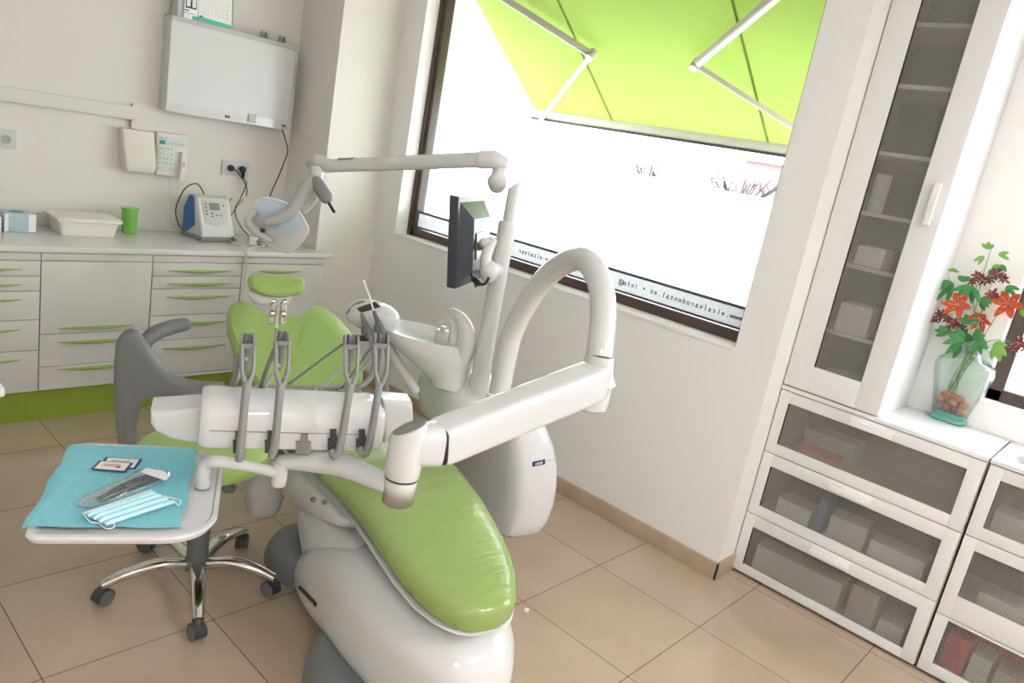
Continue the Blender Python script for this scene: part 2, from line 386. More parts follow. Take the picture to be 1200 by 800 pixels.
# window 2
w2 = bpy.data.objects.new('window_2', None); C.objects.link(w2); w2.location = (3.6, -.3, WZ0); w2['kind'] = 'structure'
b = NB(); g0, g1 = XR+.08, XR+.14
for (a0, a1, c0, c1) in ((V0, V1, WZ0, WZ0+.05), (V0, V1, WZ1-.05, WZ1), (V0, V0+.05, WZ0, WZ1), (V1-.055, V1, WZ0, WZ1)):
    box(b, g0, g1, a0, a1, c0, c1, .004)
obj('window_frame', b, frame_m, w2)
b = NB(); box(b, g0+.02, g0+.026, V0+.05, V1-.05, WZ0+.05, WZ1-.05); obj('window_pane', b, glass_m, w2)
b = NB(); box(b, XR-.003, g0, V0+.001, V1-.001, WZ0-.012, WZ0+.003, .002); obj('window_sill', b, white_paint, w2)
b = NB(); box(b, g0+.005, g0+.03, V0+.05, V1-.05, WZ0+.052, WZ0+.066, .002); obj('glazing_bead', b, white_paint, w2)
# door behind the camera, on the left wall side, closed
d1_ = bpy.data.objects.new('door_1', None); C.objects.link(d1_); d1_.location = (0, Y0, 0); d1_['kind'] = 'structure'
b = NB(); box(b, -.45, .45, Y0, Y0+.03, .005, 2.05, .004); obj('door_leaf', b, white_paint, d1_)
b = NB(); rtube(b, [(.38, Y0+.03, 1.02), (.38, Y0+.07, 1.02), (.28, Y0+.075, 1.02)], .009); obj('door_handle', b, chrome, d1_)

# ================================================================ OUTSIDE
b = NB(); box(b, 3.9, 30, -20, 30, -.3, -.25); struct('ground_outside', b, pave_m)
aw = thing('retractable_awning', 'lime green folding arm awning stretched outside the large window', 'awning', (3.3, 2.8, 2.6))
AZ = lambda x: 1.95+(4.2-x)*.757
AY0, AY1 = 1.44, 3.80
b = NB(); loft(b, [[V((3.29, AY0, AZ(3.29))), V((3.29, AY1, AZ(3.29))), V((3.29, AY1, AZ(3.29)+.002)), V((3.29, AY0, AZ(3.29)+.002))],
                   [V((4.2, AY0, AZ(4.2))), V((4.2, AY1, AZ(4.2))), V((4.2, AY1, AZ(4.2)+.002)), V((4.2, AY0, AZ(4.2)+.002))]])
obj('canopy', b, awn_m, aw)
An = V((.757, 0, 1)).normalized(); Ap = V((4.2, 2, 1.95))
for (s, e) in (((654, 0), (715, 137)), ((858, 0), (900, 168))):
    p, q = PP(*s, Ap-An*.003, An), PP(*e, Ap-An*.003, An); ym = (p.y+q.y)/2
    b = NB(); w = V((0, .008, 0)); p = V((3.3, ym, AZ(3.3)-.004)); q = V((4.19, ym, AZ(4.19)-.004)); loft(b, [[p-w, p+w, p+w+An*.001, p-w+An*.001], [q-w, q+w, q+w+An*.001, q-w+An*.001]]); obj('seam', b, seam_m, aw)
b = NB(); box(b, 4.19, 4.25, AY0-.02, AY1+.02, 1.90, 1.955, .008); obj('front_bar', b, alu, aw)
b = NB(); box(b, 4.187, 4.192, AY0-.02, AY1+.02, 1.885, 1.902); obj('bar_gasket', b, dark, aw)
b = NB(); box(b, 3.272, 3.36, AY0-.05, AY1+.05, AZ(3.3)-.01, AZ(3.3)+.1, .01); obj('cassette', b, alu, aw)
Aa = Ap-An*.055
for (s, e, f_) in (((593, 0), (693, 64), (641, 131)), ((905, 0), (815, 76), (929, 149))):
    p, q, r_ = PP(*s, Aa, An), PP(*e, Aa, An), PP(*f_, Aa, An)
    d = (p-q).normalized(); t = (p.x-3.32)/max(-d.x, 1e-3); p2 = q + d*((3.33-q.x)/d.x)
    d2 = (r_-q).normalized(); r2 = q + d2*((4.19-q.x)/d2.x)
    b = NB(); tube(b, [p2, q], .021, n=12, pw=4, smooth=False); obj('folding_arm', b, alu, aw)
    b = NB(); tube(b, [q, r2], .014, n=12, pw=4, smooth=False); obj('folding_arm', b, alu, aw)
    b = NB(); cyl(b, q-An*.03, q+An*.03, .026); obj('arm_elbow', b, alu, aw)
b = NB(); box(b, 13.2, 13.4, -2, 26, -.25, 1.60); tag(obj('garden_wall', b, mat('white render outside', (.8, .8, .78), .8)), 'long white boundary wall across the street, lost in the glare', 'wall')
# far things over the street, almost lost in the glare
b = NB(); box(b, 24, 27, 4.5, 12.0, -.25, 2.62); box(b, 23.8, 27.2, 4.3, 12.2, 2.62, 2.7); tag(obj('building', b, pink_build), 'pale pink low building far beyond the large window', 'building')
def bare(name, px0, px1, D, lab, n):
    b = NB(); a = P((px0+px1)/2, 200, D); base = V((a.x, a.y, -.25)); 
    tube(b, [base, base+V((.02, .05, 1.0)), base+V((0, 0, 1.7))], [.04, .03, .025], n=8)
    dirx = (P(px1, 200, D)-P(px0, 200, D)); dirx.z = 0; half = dirx*.5
    for i in range(n):
        t = random.uniform(-1, 1); s0 = base+V((0, 0, 1.5)); e = base+half*t+V((random.uniform(-.2, .2), random.uniform(-.2, .2), random.uniform(2.05, 2.35)))
        mid = s0.lerp(e, .5)+V((0, 0, -.12)); tube(b, [s0, mid, e], [.03, .022, .011], n=5, sub=4)
        for j in range(3):
            k = mid.lerp(e, random.random()); tube(b, [k, k+V((random.uniform(-.2, .2), random.uniform(-.2, .2), random.uniform(.08, .28)))], [.013, .006], n=4, smooth=False)
    return tag(obj(name, b, tree_m), lab, 'tree', 'bare trees across the street')
bare('bare_tree', 725, 800, 20, 'bare thin tree outside, below the middle of the awning bar', 10)
bare('bare_tree', 825, 925, 20, 'bare wider tree outside, below the right end of the awning bar', 22)

# ================================================================ FILL LIGHTS added to brighten the room (unseen, behind and above the camera)
lt_m = mat('lit diffuser', (.9, .9, .9), .5, emit=(1, .985, .97), es=24)
def fill_light(x, y, lab):
    t = thing('fill_light_panel', lab, 'fill light', (x, y, ZC-.03), group='added fill lights')
    b = NB(); 
    for (x0, x1, y0, y1) in ((-.3,.3,-.3,-.28), (-.3,.3,.28,.3), (-.3,-.28,-.28,.28), (.28,.3,-.28,.28)): box(b, x+x0, x+x1, y+y0, y+y1, ZC-.03, ZC, .002)
    obj('light_frame', b, white_paint, t)
    b = NB(); box(b, x-.28, x+.28, y-.28, y+.28, ZC-.02, ZC-.001); obj('diffuser', b, lt_m, t)
fill_light(1.9, -1.3, 'added unseen fill light with lit diffuser nearest the storage chests')
fill_light(-.4, -1.3, 'added unseen fill light with lit diffuser nearest the left wall')

# ================================================================ BACK RUN OF CABINETS
FY = 3.80
def boat(x0, x1, z, y=FY):
    """long thin green boat-shaped handle bowing forward and slightly down"""
    b = NB(); n = 14; rings = []
    for i in range(n+1):
        t = i/n; x = x0+(x1-x0)*t; s = math.sin(PI*t)
        h = .0014+.0052*s; d = .004+.02*s
        zc = z-.004*s
        rings.append([V((x, y-.001, zc-h)), V((x, y-d*.7, zc-h)), V((x, y-d, zc)), V((x, y-d*.6, zc+h*.9)), V((x, y-.001, zc+h))])
    loft(b, rings); return b
def base_unit(x0, x1, lines, handles, hx, lab, kinds):
    t = thing('drawer_cabinet', lab, 'cabinet', ((x0+x1)/2, FY+.25, 0), group='white drawer cabinets under the worktop')
    b = NB(); yb_ = YB-.002 if x1 < 2.57 else YF-.002; box(b, x0+.001, x1-.001, FY+.019, yb_, .160, .830); obj('body', b, lam, t)
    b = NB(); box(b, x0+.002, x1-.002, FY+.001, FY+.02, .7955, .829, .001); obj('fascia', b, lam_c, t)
    for i, (za, zb) in enumerate(zip(lines, lines[1:])):
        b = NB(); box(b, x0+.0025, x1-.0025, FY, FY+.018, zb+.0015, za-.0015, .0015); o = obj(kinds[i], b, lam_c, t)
        if handles[i]: hb = boat(hx[0], hx[1], handles[i]); obj('handle', hb, green_h, o, label='curved green handle')
    return t
base_unit(.585, 1.089, [.794, .723, .653, .515, .368, .162], [.755, .683, .613, .471, .325], (.66, 1.012), 'white five drawer cabinet with green handles at the left end under the worktop', ['drawer']*5)
base_unit(1.089, 1.584, [.794, .442, .281, .162], [.470, .400, .264], (1.166, 1.505), 'white cabinet with a large flap door above two shallower drawers', ['door', 'drawer', 'drawer'])
base_unit(1.584, 2.065, [.794, .723, .655, .512, .378, .181, .162], [.753, .683, .612, .468, .331, None], (1.662, 2.005), 'white five drawer cabinet with green handles behind the grey backrest of the stool', ['drawer']*5+['bottom_rail'])
base_unit(2.065, 2.589, [.794, .162], [.753], (2.163, 2.43), 'white single door cabinet at the right end under the worktop beside the wall corner', ['door'])
b = NB(); box(b, .59, 2.589, FY+.03, FY+.048, .0, .160); tag(obj('plinth', b, green_k), 'green plinth board under the white drawer cabinets', 'plinth')
b = NB(); prism(b, [(.3, FY-.012, .832), (2.636, FY-.012, .832), (2.636, YF-.001, .832), (2.574, YF-.001, .832), (2.574, YB-.001, .832), (.3, YB-.001, .832)], (0, 0, .03), .009, 3)
wt = thing('worktop', 'pale continuous worktop over the white drawer cabinets', 'worktop', (1.4, 4.05, .832)); obj('slab', b, ctop_m, wt)
b = NB(); box(b, .3, 2.574, YB-.012, YB-.001, .862, .905, .003); obj('upstand', b, ctop_m, wt)
ZT = .862
# left cart
ct = thing('drawer_trolley', 'white drawer trolley cut off by the left edge of the view', 'trolley', (.28, 2.33, 0))
b = NB(); box(b, .05, .515, 2.10, 2.58, .05, .835); obj('body', b, lam, ct)
b = NB(); box(b, .045, .524, 2.082, 2.59, .836, .862, .006); obj('top', b, lam, ct)
for i, z in enumerate((.10, .29, .48, .66)):
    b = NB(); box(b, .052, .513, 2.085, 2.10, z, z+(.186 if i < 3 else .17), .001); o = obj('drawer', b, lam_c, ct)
    obj('handle', boat(.1, .4, z+.13, 2.085), green_h, o)
for x, y in ((.1, 2.15), (.46, 2.15), (.1, 2.53), (.46, 2.53)):
    b = NB(); cyl(b, (x-.01, y, .025), (x+.01, y, .025), .025); box(b, x-.008, x+.008, y-.008, y+.008, .03, .05); obj('castor', b, dark, ct)

# ================================================================ THINGS ON THE WORKTOP
t = thing('glove_box', 'pale blue and white carton with a black oval opening at the left of the worktop', 'box', (1.07, 4.15, ZT))
M = Matrix.Translation((1.08, 4.15, ZT)) @ Matrix.Rotation(.05, 4, 'Z')
b = NB(); box(b, -.065, .065, -.055, .055, .001, .09, .002, M); obj('carton', b, cyan_d, t)
b = NB(); box(b, .035, .0655, -.0562, -.055, .004, .088, 0, M); obj('printed_panel', b, paper, t)
b = NB(); box(b, -.0655, -.05, -.0562, -.055, .004, .088, 0, M); obj('printed_panel', b, paper, t)
b = NB(); lathe(b, [(.022, 0), (.022, .001)], (0, 0, .0902), n=20, sx=1.5, sy=.8, M=M); obj('opening', b, black, t)
b = NB(); box(b, .93, 1.005, 4.09, 4.2, ZT+.001, ZT+.07, .002); tag(obj('carton', b, paper), 'small white carton left of the pale blue carton', 'box')
t = thing('storage_bin', 'low translucent white plastic bin with overhanging lid on the worktop', 'bin', (1.37, 4.14, ZT))
def rring(x0, x1, y0, y1, z, r=.02, k=5):
    out = []
    for cx_, cy_, a0 in ((x1-r, y1-r, 0), (x0+r, y1-r, 90), (x0+r, y0+r, 180), (x1-r, y0+r, 270)):
        for i in range(k+1): a = math.radians(a0+90*i/k); out.append(V((cx_+r*math.cos(a), cy_+r*math.sin(a), z)))
    return out
bin_m = mat('milky bin plastic', (.80, .76, .70), .4)
b = NB(); loft(b, [rring(1.245, 1.495, 4.055, 4.235, ZT+.001), rring(1.235, 1.51, 4.045, 4.245, ZT+.075)]); obj('tub', b, bin_m, t)
b = NB(); loft(b, [rring(1.222, 1.524, 4.03, 4.258, ZT+.075), rring(1.222, 1.524, 4.03, 4.258, ZT+.088), rring(1.235, 1.51, 4.045, 4.245, ZT+.092), rring(1.25, 1.495, 4.06, 4.23, ZT+.094)]); obj('lid', b, bin_m, t)
t = thing('beaker', 'lime green translucent beaker with flared rim on the worktop', 'beaker', (1.615, 4.2, ZT))
b = NB(); lathe(b, [(.034, .001), (.036, .003), (.040, .125), (.045, .13), (.045, .134), (.037, .134), (.034, .01), (.001, .008)], (1.615, 4.2, ZT), n=32); obj('cup', b, green_c, t)
b = NB(); lathe(b, [(.045, .1335), (.045, .136), (.02, .137)], (1.615, 4.2, ZT), n=32); obj('lid', b, green_c, t)
b = NB(); text(b, '///', .03, Matrix.Translation((1.61, 4.161, ZT+.06)) @ Matrix.Rotation(-.4, 4, 'Y') @ Matrix.Rotation(PI/2, 4, 'X'), .0004); obj('print', b, green_k, t)
# scaler device
t = thing('ultrasonic_scaler', 'white wedge shaped dental device with grey keypad, display and blue side', 'device', (2.03, 4.13, ZT))
DM = Matrix.Translation((2.018, 4.13, ZT)) @ Matrix.Rotation(.12, 4, 'Z') @ Matrix.Diagonal((1.17, 1.17, 1.36, 1))
def wedge(b, x0, x1, sc=1.0, off=0):
    pr = [(-.085, .018), (-.085+0, .03), (-.02, .17), (.0, .178), (.045, .178), (.085, .12), (.085, .018)]
    loft(b, [[DM @ V((x, y*sc, z+off)) for y, z in pr] for x in (x0, x1)])
b = NB(); wedge(b, -.085, .085); bmesh.ops.bevel(b, geom=list(b.edges), offset=.004, segments=2, affect='EDGES'); obj('housing', b, white_s, t)
b = NB(); box(b, -.09, .088, -.088, .085, .001, .02, .004, DM); obj('base', b, grey, t)
b = NB(); prism(b, [DM @ V((-.0875, y, z)) for y, z in ((-.02, .06), (.045, .02), (.08, .03), (.08, .115), (.042, .172), (.005, .172))], DM.to_3x3() @ V((.004, 0, 0))); obj('side_panel', b, bluem, t, label='blue side panel')
nrm = V((0, -.14, .065)).normalized(); up_ = V((0, .065, .14)).normalized()
def onp(x, s, h=.0): return DM @ (V((x, -.085, .03)) + up_*s + nrm*h)
b = NB(); prism(b, [onp(x, s, -.002) for x, s in ((-.062, .055), (-.035, .042), (0, .038), (.035, .042), (.062, .055), (.066, .145), (-.066, .145))], DM.to_3x3() @ nrm*.004, .0008); kp = obj('keypad', b, grey_s, t)
b = NB(); prism(b, [onp(x, s, .002) for x, s in ((-.028, .105), (.024, .105), (.024, .134), (-.028, .134))], DM.to_3x3() @ nrm*.0015); obj('display', b, mat('lcd', (.22, .24, .24), .15), kp)
b = NB()
for x, s in ((-.047, .13), (-.047, .115), (-.047, .1), (-.047, .086), (-.02, .09), (-.02, .077), (.005, .082), (.025, .082), (.045, .125)):
    lathe(b, [(.0045, 0), (.0045, .0015), (.003, .002)], onp(x, s, .002), DM.to_3x3() @ nrm, 10)
obj('buttons', b, dark, kp)
b = NB(); cyl(b, DM @ V((.075, -.085, .02)), DM @ V((.075, -.115, .014)), .008); obj('socket', b, grey, t)
b = NB(); tube(b, [PL(240, 230, 1, 4.18), PL(236, 221, 1, 4.16), PL(229, 215, 1, 4.15), PL(216, 222, 1, 4.1), PL(206, 245, 1, 4.05), PL(210, 264, 1, 4.05), PL(216, 270, 1, 4.06)], .0035, n=8); obj('cable', b, black, t)
# handpiece cradle at its right
t = thing('curing_light', 'grey and white curing light in its cradle beside the dental device', 'device', (2.25, 4.0, ZT))
HM = Matrix.Translation((2.235, 3.975, ZT)) @ Matrix.Rotation(-.3, 4, 'Z')
b = NB(); box(b, -.05, .0, -.03, .035, .001, .05, .01, HM); obj('cradle', b, white_s, t)
b = NB(); ell(b, HM @ V((.03, 0, .028)), .055, .034, .026); obj('grip', b, grey, t)
b = NB(); cyl(b, HM @ V((.02, -.03, .02)), HM @ V((.03, -.05, .012)), .009); obj('connector', b, grey_s, t)
# two pale cords over the worktop edge
b = NB(); tube(b, [PL(268, 281, 2, ZT+.008), PL(276, 286, 2, ZT+.006), PL(285, 290.5, 1, FY-.022), PL(288, 300, 1, FY-.03), PL(287, 325, 1, FY-.03), PL(284, 352, 1, FY-.028), PL(283, 420, 1, FY-.03)], .0035, n=8)
tag(obj('cord', b, bone), 'pale cord from the dental device hanging over the worktop edge', 'cord')
b = NB(); tube(b, [HM @ V((.03, -.055, .010)), PL(292, 291.5, 1, FY-.022), PL(290, 310, 1, FY-.036), PL(286, 352, 1, FY-.036), PL(285, 420, 1, FY-.036)], .0035, n=8)
tag(obj('cord', b, bone), 'pale cord from the curing light hanging over the worktop edge', 'cord')

# ================================================================ BACK WALL FITTINGS
t = thing('cable_trunking', 'pale cable trunking running along the back wall', 'trunking', (1.2, YB, 1.44))
b = NB(); box(b, X0, 1.648, YB-.035, YB-.0005, 1.448, 1.515, .003); obj('cover', b, mat('trunking plastic', (.66, .64, .60), .5), t)
b = NB(); box(b, 1.63, 1.665, YB-.028, YB-.0005, 1.405, 1.53, .003); obj('end_cap', b, bone, t)
def socket(x, z, lab, holes=1, w=.085):
    t = thing('wall_socket', lab, 'socket', (x, YB, z-.04), group='white wall sockets')
    b = NB(); box(b, x-w/2, x+w/2, YB-.011, YB-.0005, z-.043, z+.043, .003); obj('plate', b, white_s, t)
    for i in range(holes):
        cx_ = x+(i-(holes-1)/2)*.075
        b = NB(); lathe(b, [(.021, 0), (.021, .001), (.018, .0015), (.017, -.004), (.001, -.004)], (cx_, YB-.011, z), (0, -1, 0), 24); o = obj('outlet', b, grey_s, t)
        b = NB(); 
        for s in (-1, 1): lathe(b, [(.0025, 0), (.0025, .001)], (cx_+s*.0095, YB-.0095, z), (0, -1, 0), 8)
        obj('pin_hole', b, black, o)
socket(1.07, 1.272, 'white single wall socket under the cable trunking', 1)
socket(2.235, 1.255, 'white double wall socket with two black plugs in it', 2, .165)
for i, (x, lab) in enumerate(((2.198, 'round black plug in the left outlet of the double wall socket'), (2.272, 'black plug with downward cable in the right outlet of the double wall socket'))):
    t = thing('plug', lab, 'plug', (x, YB-.02, 1.24))
    b = NB(); lathe(b, [(.017, 0), (.019, .006), (.018, .022), (.012, .028)], (x, YB-.013, 1.255), (0, -1, 0), 20)
    if i: tube(b, [(x, YB-.03, 1.25), (x+.002, YB-.034, 1.225), (x+.004, YB-.03, 1.205)], [.013, .009, .006], n=10)
    obj('plug_body', b, black, t)
    b = NB()
    if i == 0: tube(b, [(x, YB-.038, 1.255), (x+.03, YB-.045, 1.24), (x+.07, YB-.04, 1.20), (x+.105, YB-.035, 1.15), (x+.11, YB-.03, 1.10)], .0032, n=8)
    else: tube(b, [(x+.004, YB-.03, 1.21), PL(289, 215, 1, YB-.04), PL(282, 232, 1, YB-.05), PL(276, 243, 1, YB-.06), PL(277, 255, 1, YB-.08), PL(284, 268, 1, YB-.1), (2.30, YB-.14, ZT+.008), (2.28, YB-.2, ZT+.005)], .0032, n=8)
    obj('cable', b, black, t)
t = thing('power_adapter', 'white power adapter standing behind the dental device', 'adapter', (2.16, 4.2, ZT))
b = NB(); box(b, 2.135, 2.185, 4.20, 4.25, ZT+.001, ZT+.075, .006); obj('case', b, white_s, t)
b = NB(); tube(b, [(2.16, 4.225, ZT+.076), PL(268, 238, 1, 4.22), PL(272, 232, 1, 4.22)], .0025, n=8); tube(b, [(2.17, 4.225, ZT+.076), PL(277, 243, 1, 4.22), PL(285, 233, 1, 4.22)], .0025, n=8); obj('cable', b, black, t)
# dispenser + x-ray control
t = thing('wall_dispenser', 'ivory blank wall box beside the wall keypad', 'dispenser', (1.63, YB, 1.18))
b = NB(); 
loft(b, [rring(1.60, 1.745, YB-.075, YB-.001, 1.185, .015), rring(1.59, 1.75, YB-.085, YB-.001, 1.215, .012), rring(1.575, 1.74, YB-.055, YB-.001, 1.40, .01)]); obj('cover', b, bone, t)
t = thing('wall_keypad', 'ivory x-ray control keypad with a green label and handset on the wall', 'control panel', (1.84, YB, 1.18))
b = NB(); loft(b, [rring(1.762, 1.925, YB-.05, YB-.001, 1.178, .012), rring(1.758, 1.93, YB-.04, YB-.001, 1.405, .012)]); obj('case', b, bone, t)
def kbox(b, x0, x1, z0, z1, d=.0435, h=.003): box(b, x0, x1, YB-.05-h+.006, YB-.044, z0, z1, .0005)
b = NB(); kbox(b, 1.772, 1.80, 1.345, 1.365); obj('label_panel', b, mat('green label', (.03, .30, .24), .4), t, label='green label')
b = NB(); prism(b, [V((x, YB-.0445, z)) for x, z in ((1.773, 1.372), (1.781, 1.377), (1.79, 1.374), (1.80, 1.371), (1.80, 1.376), (1.79, 1.379), (1.781, 1.382), (1.773, 1.377))], (0, -.001, 0)); obj('worn_print', b, greyink, t)
b = NB(); box(b, 1.768, 1.855, YB-.0515, YB-.046, 1.20, 1.335, .001); box(b, 1.808, 1.915, YB-.0465, YB-.043, 1.34, 1.385, .001); obj('membrane', b, mat('pale membrane', (.60, .66, .64), .4), t)
for r_ in range(5):
    for c_ in range(4):
        if r_ in (1, 4) and c_ in (1, 2): continue
        b = NB(); kx = 1.778+c_*.020; kz = 1.322-r_*.026; box(b, kx-.0035, kx+.0035, YB-.0535, YB-.051, kz-.0035, kz+.0035, .0005); obj('key', b, greyink, t)
for c_ in range(5): b = NB(); kx = 1.82+c_*.02; box(b, kx-.003, kx+.003, YB-.049, YB-.046, 1.352, 1.358); obj('key', b, greyink, t)
hs = NB(); loft(hs, [rring(1.875, 1.912, YB-.078, YB-.05, 1.165, .008), rring(1.878, 1.915, YB-.085, YB-.048, 1.22, .008), rring(1.885, 1.915, YB-.07, YB-.045, 1.315, .008)]); h_ = obj('handset', hs, bone, t)
b = NB(); box(b, 1.893, 1.905, YB-.086, YB-.07, 1.235, 1.262, .003); obj('handset_button', b, white_s, h_)
b = NB(); 
cpts = []
for i in range(60):
    a = i*.9; z = 1.165-i*.0042; cpts.append(V((1.885-.006*math.sin(i*.08)+.005*math.cos(a), YB-.055+.005*math.sin(a), z)))
tube(b, cpts, .0022, n=6, sub=2)
tube(b, [(1.84, YB-.03, 1.18), (1.845, YB-.035, 1.12), (1.865, YB-.04, 1.02), (1.862, YB-.04, .94), (1.87, YB-.03, .91)], .003, n=6)
obj('coiled_cord', b, bone, t)
# x-ray viewer box
t = thing('xray_viewer', 'large unlit white x-ray light box mounted on the back wall', 'light box', (2.14, YB, 1.52))
bx0, bx1, bz0, bz1, byf = 1.772, 2.50, 1.523, 2.005, YB-.10
b = NB(); box(b, bx0, bx1, byf+.004, YB-.0005, bz0, bz1-.002, .003); obj('housing', b, white_s, t)
b = NB(); box(b, bx0, bx1+.006, byf-.004, byf+.03, bz1-.024, bz1, .003); box(b, bx0-.002, bx1+.002, byf+.03, YB-.001, bz1-.004, bz1, .001); obj('top_rail', b, grey_s, t)
b = NB(); box(b, bx0, bx0+.008, byf, byf+.006, bz0, bz1-.02); box(b, bx1-.008, bx1, byf, byf+.006, bz0, bz1-.02); box(b, bx0+.008, bx1-.008, byf, byf+.006, bz0, bz0+.048); obj('front_frame', b, white, t)
b = NB(); box(b, bx0+.008, bx1-.008, byf+.001, byf+.005, bz0+.048, bz1-.02); obj('viewing_panel', b, mat('milk acrylic', (.66, .66, .67), .25), t)
for x in (2.112, 2.465):
    b = NB(); box(b, x-.014, x+.014, byf-.006, byf+.001, bz0+.015, bz0+.029, .002); s_ = obj('switch', b, dark, t)
    b = NB(); box(b, x-.009, x+.009, byf-.008, byf-.005, bz0+.017, bz0+.027, .001); obj('rocker', b, redm, s_, label='red rocker')
b = NB(); box(b, 2.235, 2.285, byf-.012, byf+.001, bz0+.012, bz0+.058, .008); s_ = obj('outlet', b, white_s, t)
b = NB()
for dx, dz in ((-.01, .038), (.006, .04), (-.014, .028), (.013, .028), (0, .028), (0, .017)): lathe(b, [(.0028, 0), (.0028, .001)], (2.26+dx, byf-.012, bz0+.006+dz-.004), (0, -1, 0), 8)
obj('outlet_pins', b, greyink, s_)
b = NB(); tube(b, [(2.488, YB-.05, bz0+.003), PL(337, 175, 1, YB-.03), PL(333, 190, 1, YB-.02), PL(325, 210, 1, YB-.015), PL(317, 228, 1, YB-.015), PL(314, 245, 1, YB-.015), PL(312, 268, 1, YB-.015)], .0033, n=8); obj('cable', b, black, t)
# on top of the viewer
zt = bz1+.0005
t = thing('leaflet_box', 'small white carton with a framed tooth picture on top of the light box', 'box', (1.87, YB-.05, zt))
b = NB(); box(b, 1.80, 1.90, YB-.095, YB-.02, zt, zt+.17, .002); obj('carton', b, grey_s, t)
b = NB(); box(b, 1.828, 1.903, YB-.101, YB-.0955, zt, zt+.17, .0008); ca = obj('cover_card', b, paper, t)
b = NB(); 
yy = YB-.1016
def q(b, x0, x1, z0, z1, y=yy): box(b, x0, x1, y-.0006, y+.0002, z0, z1)
q(b, 1.838, 1.896, zt+.052, zt+.166); obj('picture_frame', b, mat('dark blue ink', (.03, .04, .09), .3), ca)
b = NB(); 
for x in (1.852, 1.882): prism(b, [V((x+dx, yy-.0014, zt+.105+dz)) for dx, dz in ((-.009, -.045), (.009, -.045), (.012, .02), (.008, .055), (-.008, .055), (-.012, .02))], (0, .0009, 0))
obj('tooth_picture', b, paper, ca)
b = NB(); q(b, 1.833, 1.858, zt+.038, zt+.043); q(b, 1.833, 1.89, zt+.026, zt+.028); q(b, 1.829, 1.831, zt, zt+.17); obj('print', b, navy, ca)
b = NB(); q(b, 1.876, 1.902, zt+.002, zt+.019); obj('teal_label', b, teal, ca)
t = thing('desk_calendar', 'desk calendar with green bottom band on top of the light box', 'calendar', (2.0, YB-.05, zt))
lean = Matrix.Translation((2.01, YB-.085, zt)) @ Matrix.Rotation(-.12, 4, 'X')
b = NB(); box(b, -.095, .095, 0, .003, .002, .17, .0005, lean); pg = obj('page', b, paper, t)
lb = Matrix.Translation((2.01, YB-.085, zt)) 
b = NB(); prism(b, [lb @ V(p) for p in ((-.1, 0, 0), (-.1, .06, 0), (-.1, .021, .172), (-.1, .017, .172))], (.006, 0, 0)); prism(b, [lb @ V(p) for p in ((.094, 0, 0), (.094, .06, 0), (.094, .021, .172), (.094, .017, .172))], (.005, 0, 0)); box(b, -.1, .1, 0, .06, 0, .0025, 0, lb); obj('stand', b, greyink, t)
b = NB(); prism(b, [lean @ V(p) for p in ((-.095, -.0008, .003), (.095, -.0008, .003), (.095, -.0008, .022), (-.095, -.0008, .030))], lean.to_3x3() @ V((0, .001, 0))); box(b, .0925, .0955, -.0008, .001, .003, .17, 0, lean); obj('band', b, mint, pg)
b = NB(); lathe(b, [(.007, 0), (.007, .0012)], lean @ V((-.078, -.001, .028)), (0, -1, 0), 14); obj('round_mark', b, redm, pg)
b = NB(); d_ = 1
for r_ in range(5):
    for c_ in range(6):
        text(b, str(d_), .011, lean @ Matrix.Translation((-.062+c_*.021, -.0006, .128-r_*.019)) @ Matrix.Rotation(PI/2, 4, 'X'), .0003); d_ += 1
obj('date_print', b, pinkink, pg)
b = NB(); 
for r_ in range(5): text(b, str(7*(r_+1)-6+0), .012, lean @ Matrix.Translation((.066, -.0006, .128-r_*.019)) @ Matrix.Rotation(PI/2, 4, 'X'), .0003)
obj('bold_date_print', b, greyink, pg)
for x, lab in ((2.30, 'left one of two small grey cone pairs on top of the light box'), (2.415, 'right one of two small grey cone pairs on top of the light box')):
    b = NB(); M = Matrix.Translation((x, YB-.075, zt))
    for dx in (-.013, .013): lathe(b, [(.014, 0), (.013, .006), (.008, .028), (.004, .038)], (x+dx, YB-.075, zt), n=12)
    tag(obj('cone_holder', b, grey), lab, 'holder', 'grey cone pairs on the light box')
# ================================================================ STORAGE CHESTS AND TALL CABINET
XC = 3.150
def pane_front(t, name, y0, y1, z0, z1, gy0, gy1, gz0, gz1, x=XC, hy=None, hvert=None):
    """framed front with ribbed glass; y0<y1"""
    b = NB()
    box(b, x, x+.02, y0, gy0, z0, z1, .0008); box(b, x, x+.02, gy1, y1, z0, z1, .0008)
    box(b, x, x+.02, gy0, gy1, z0, gz0, .0008); box(b, x, x+.02, gy0, gy1, gz1, z1, .0008)
    o = obj(name, b, lam2, t)
    b = NB(); box(b, x+.008, x+.012, gy0-.004, gy1+.004, gz0-.004, gz1+.004); obj('glass_panel', b, rib_m, o, flatsh=True)
    if hy:
        b = NB(); ya, yb, z = hy; box(b, x-.022, x+.0005, ya, yb, z-.004, z+.004, .002); box(b, x-.024, x-.018, ya, yb, z-.022, z+.004, .002); box(b, x-.002, x, ya, yb, z-.02, z+.012, .001); obj('handle', b, handle_m, o, label='translucent white handle')
    if hvert:
        b = NB(); y, za, zb = hvert; box(b, x-.022, x+.0005, y-.004, y+.004, za, zb, .002); box(b, x-.024, x-.018, y-.004, y+.02, za, zb, .002); box(b, x-.002, x, y-.004, y+.024, za, zb, .001); obj('handle', b, handle_m, o, label='translucent white handle')
    return o
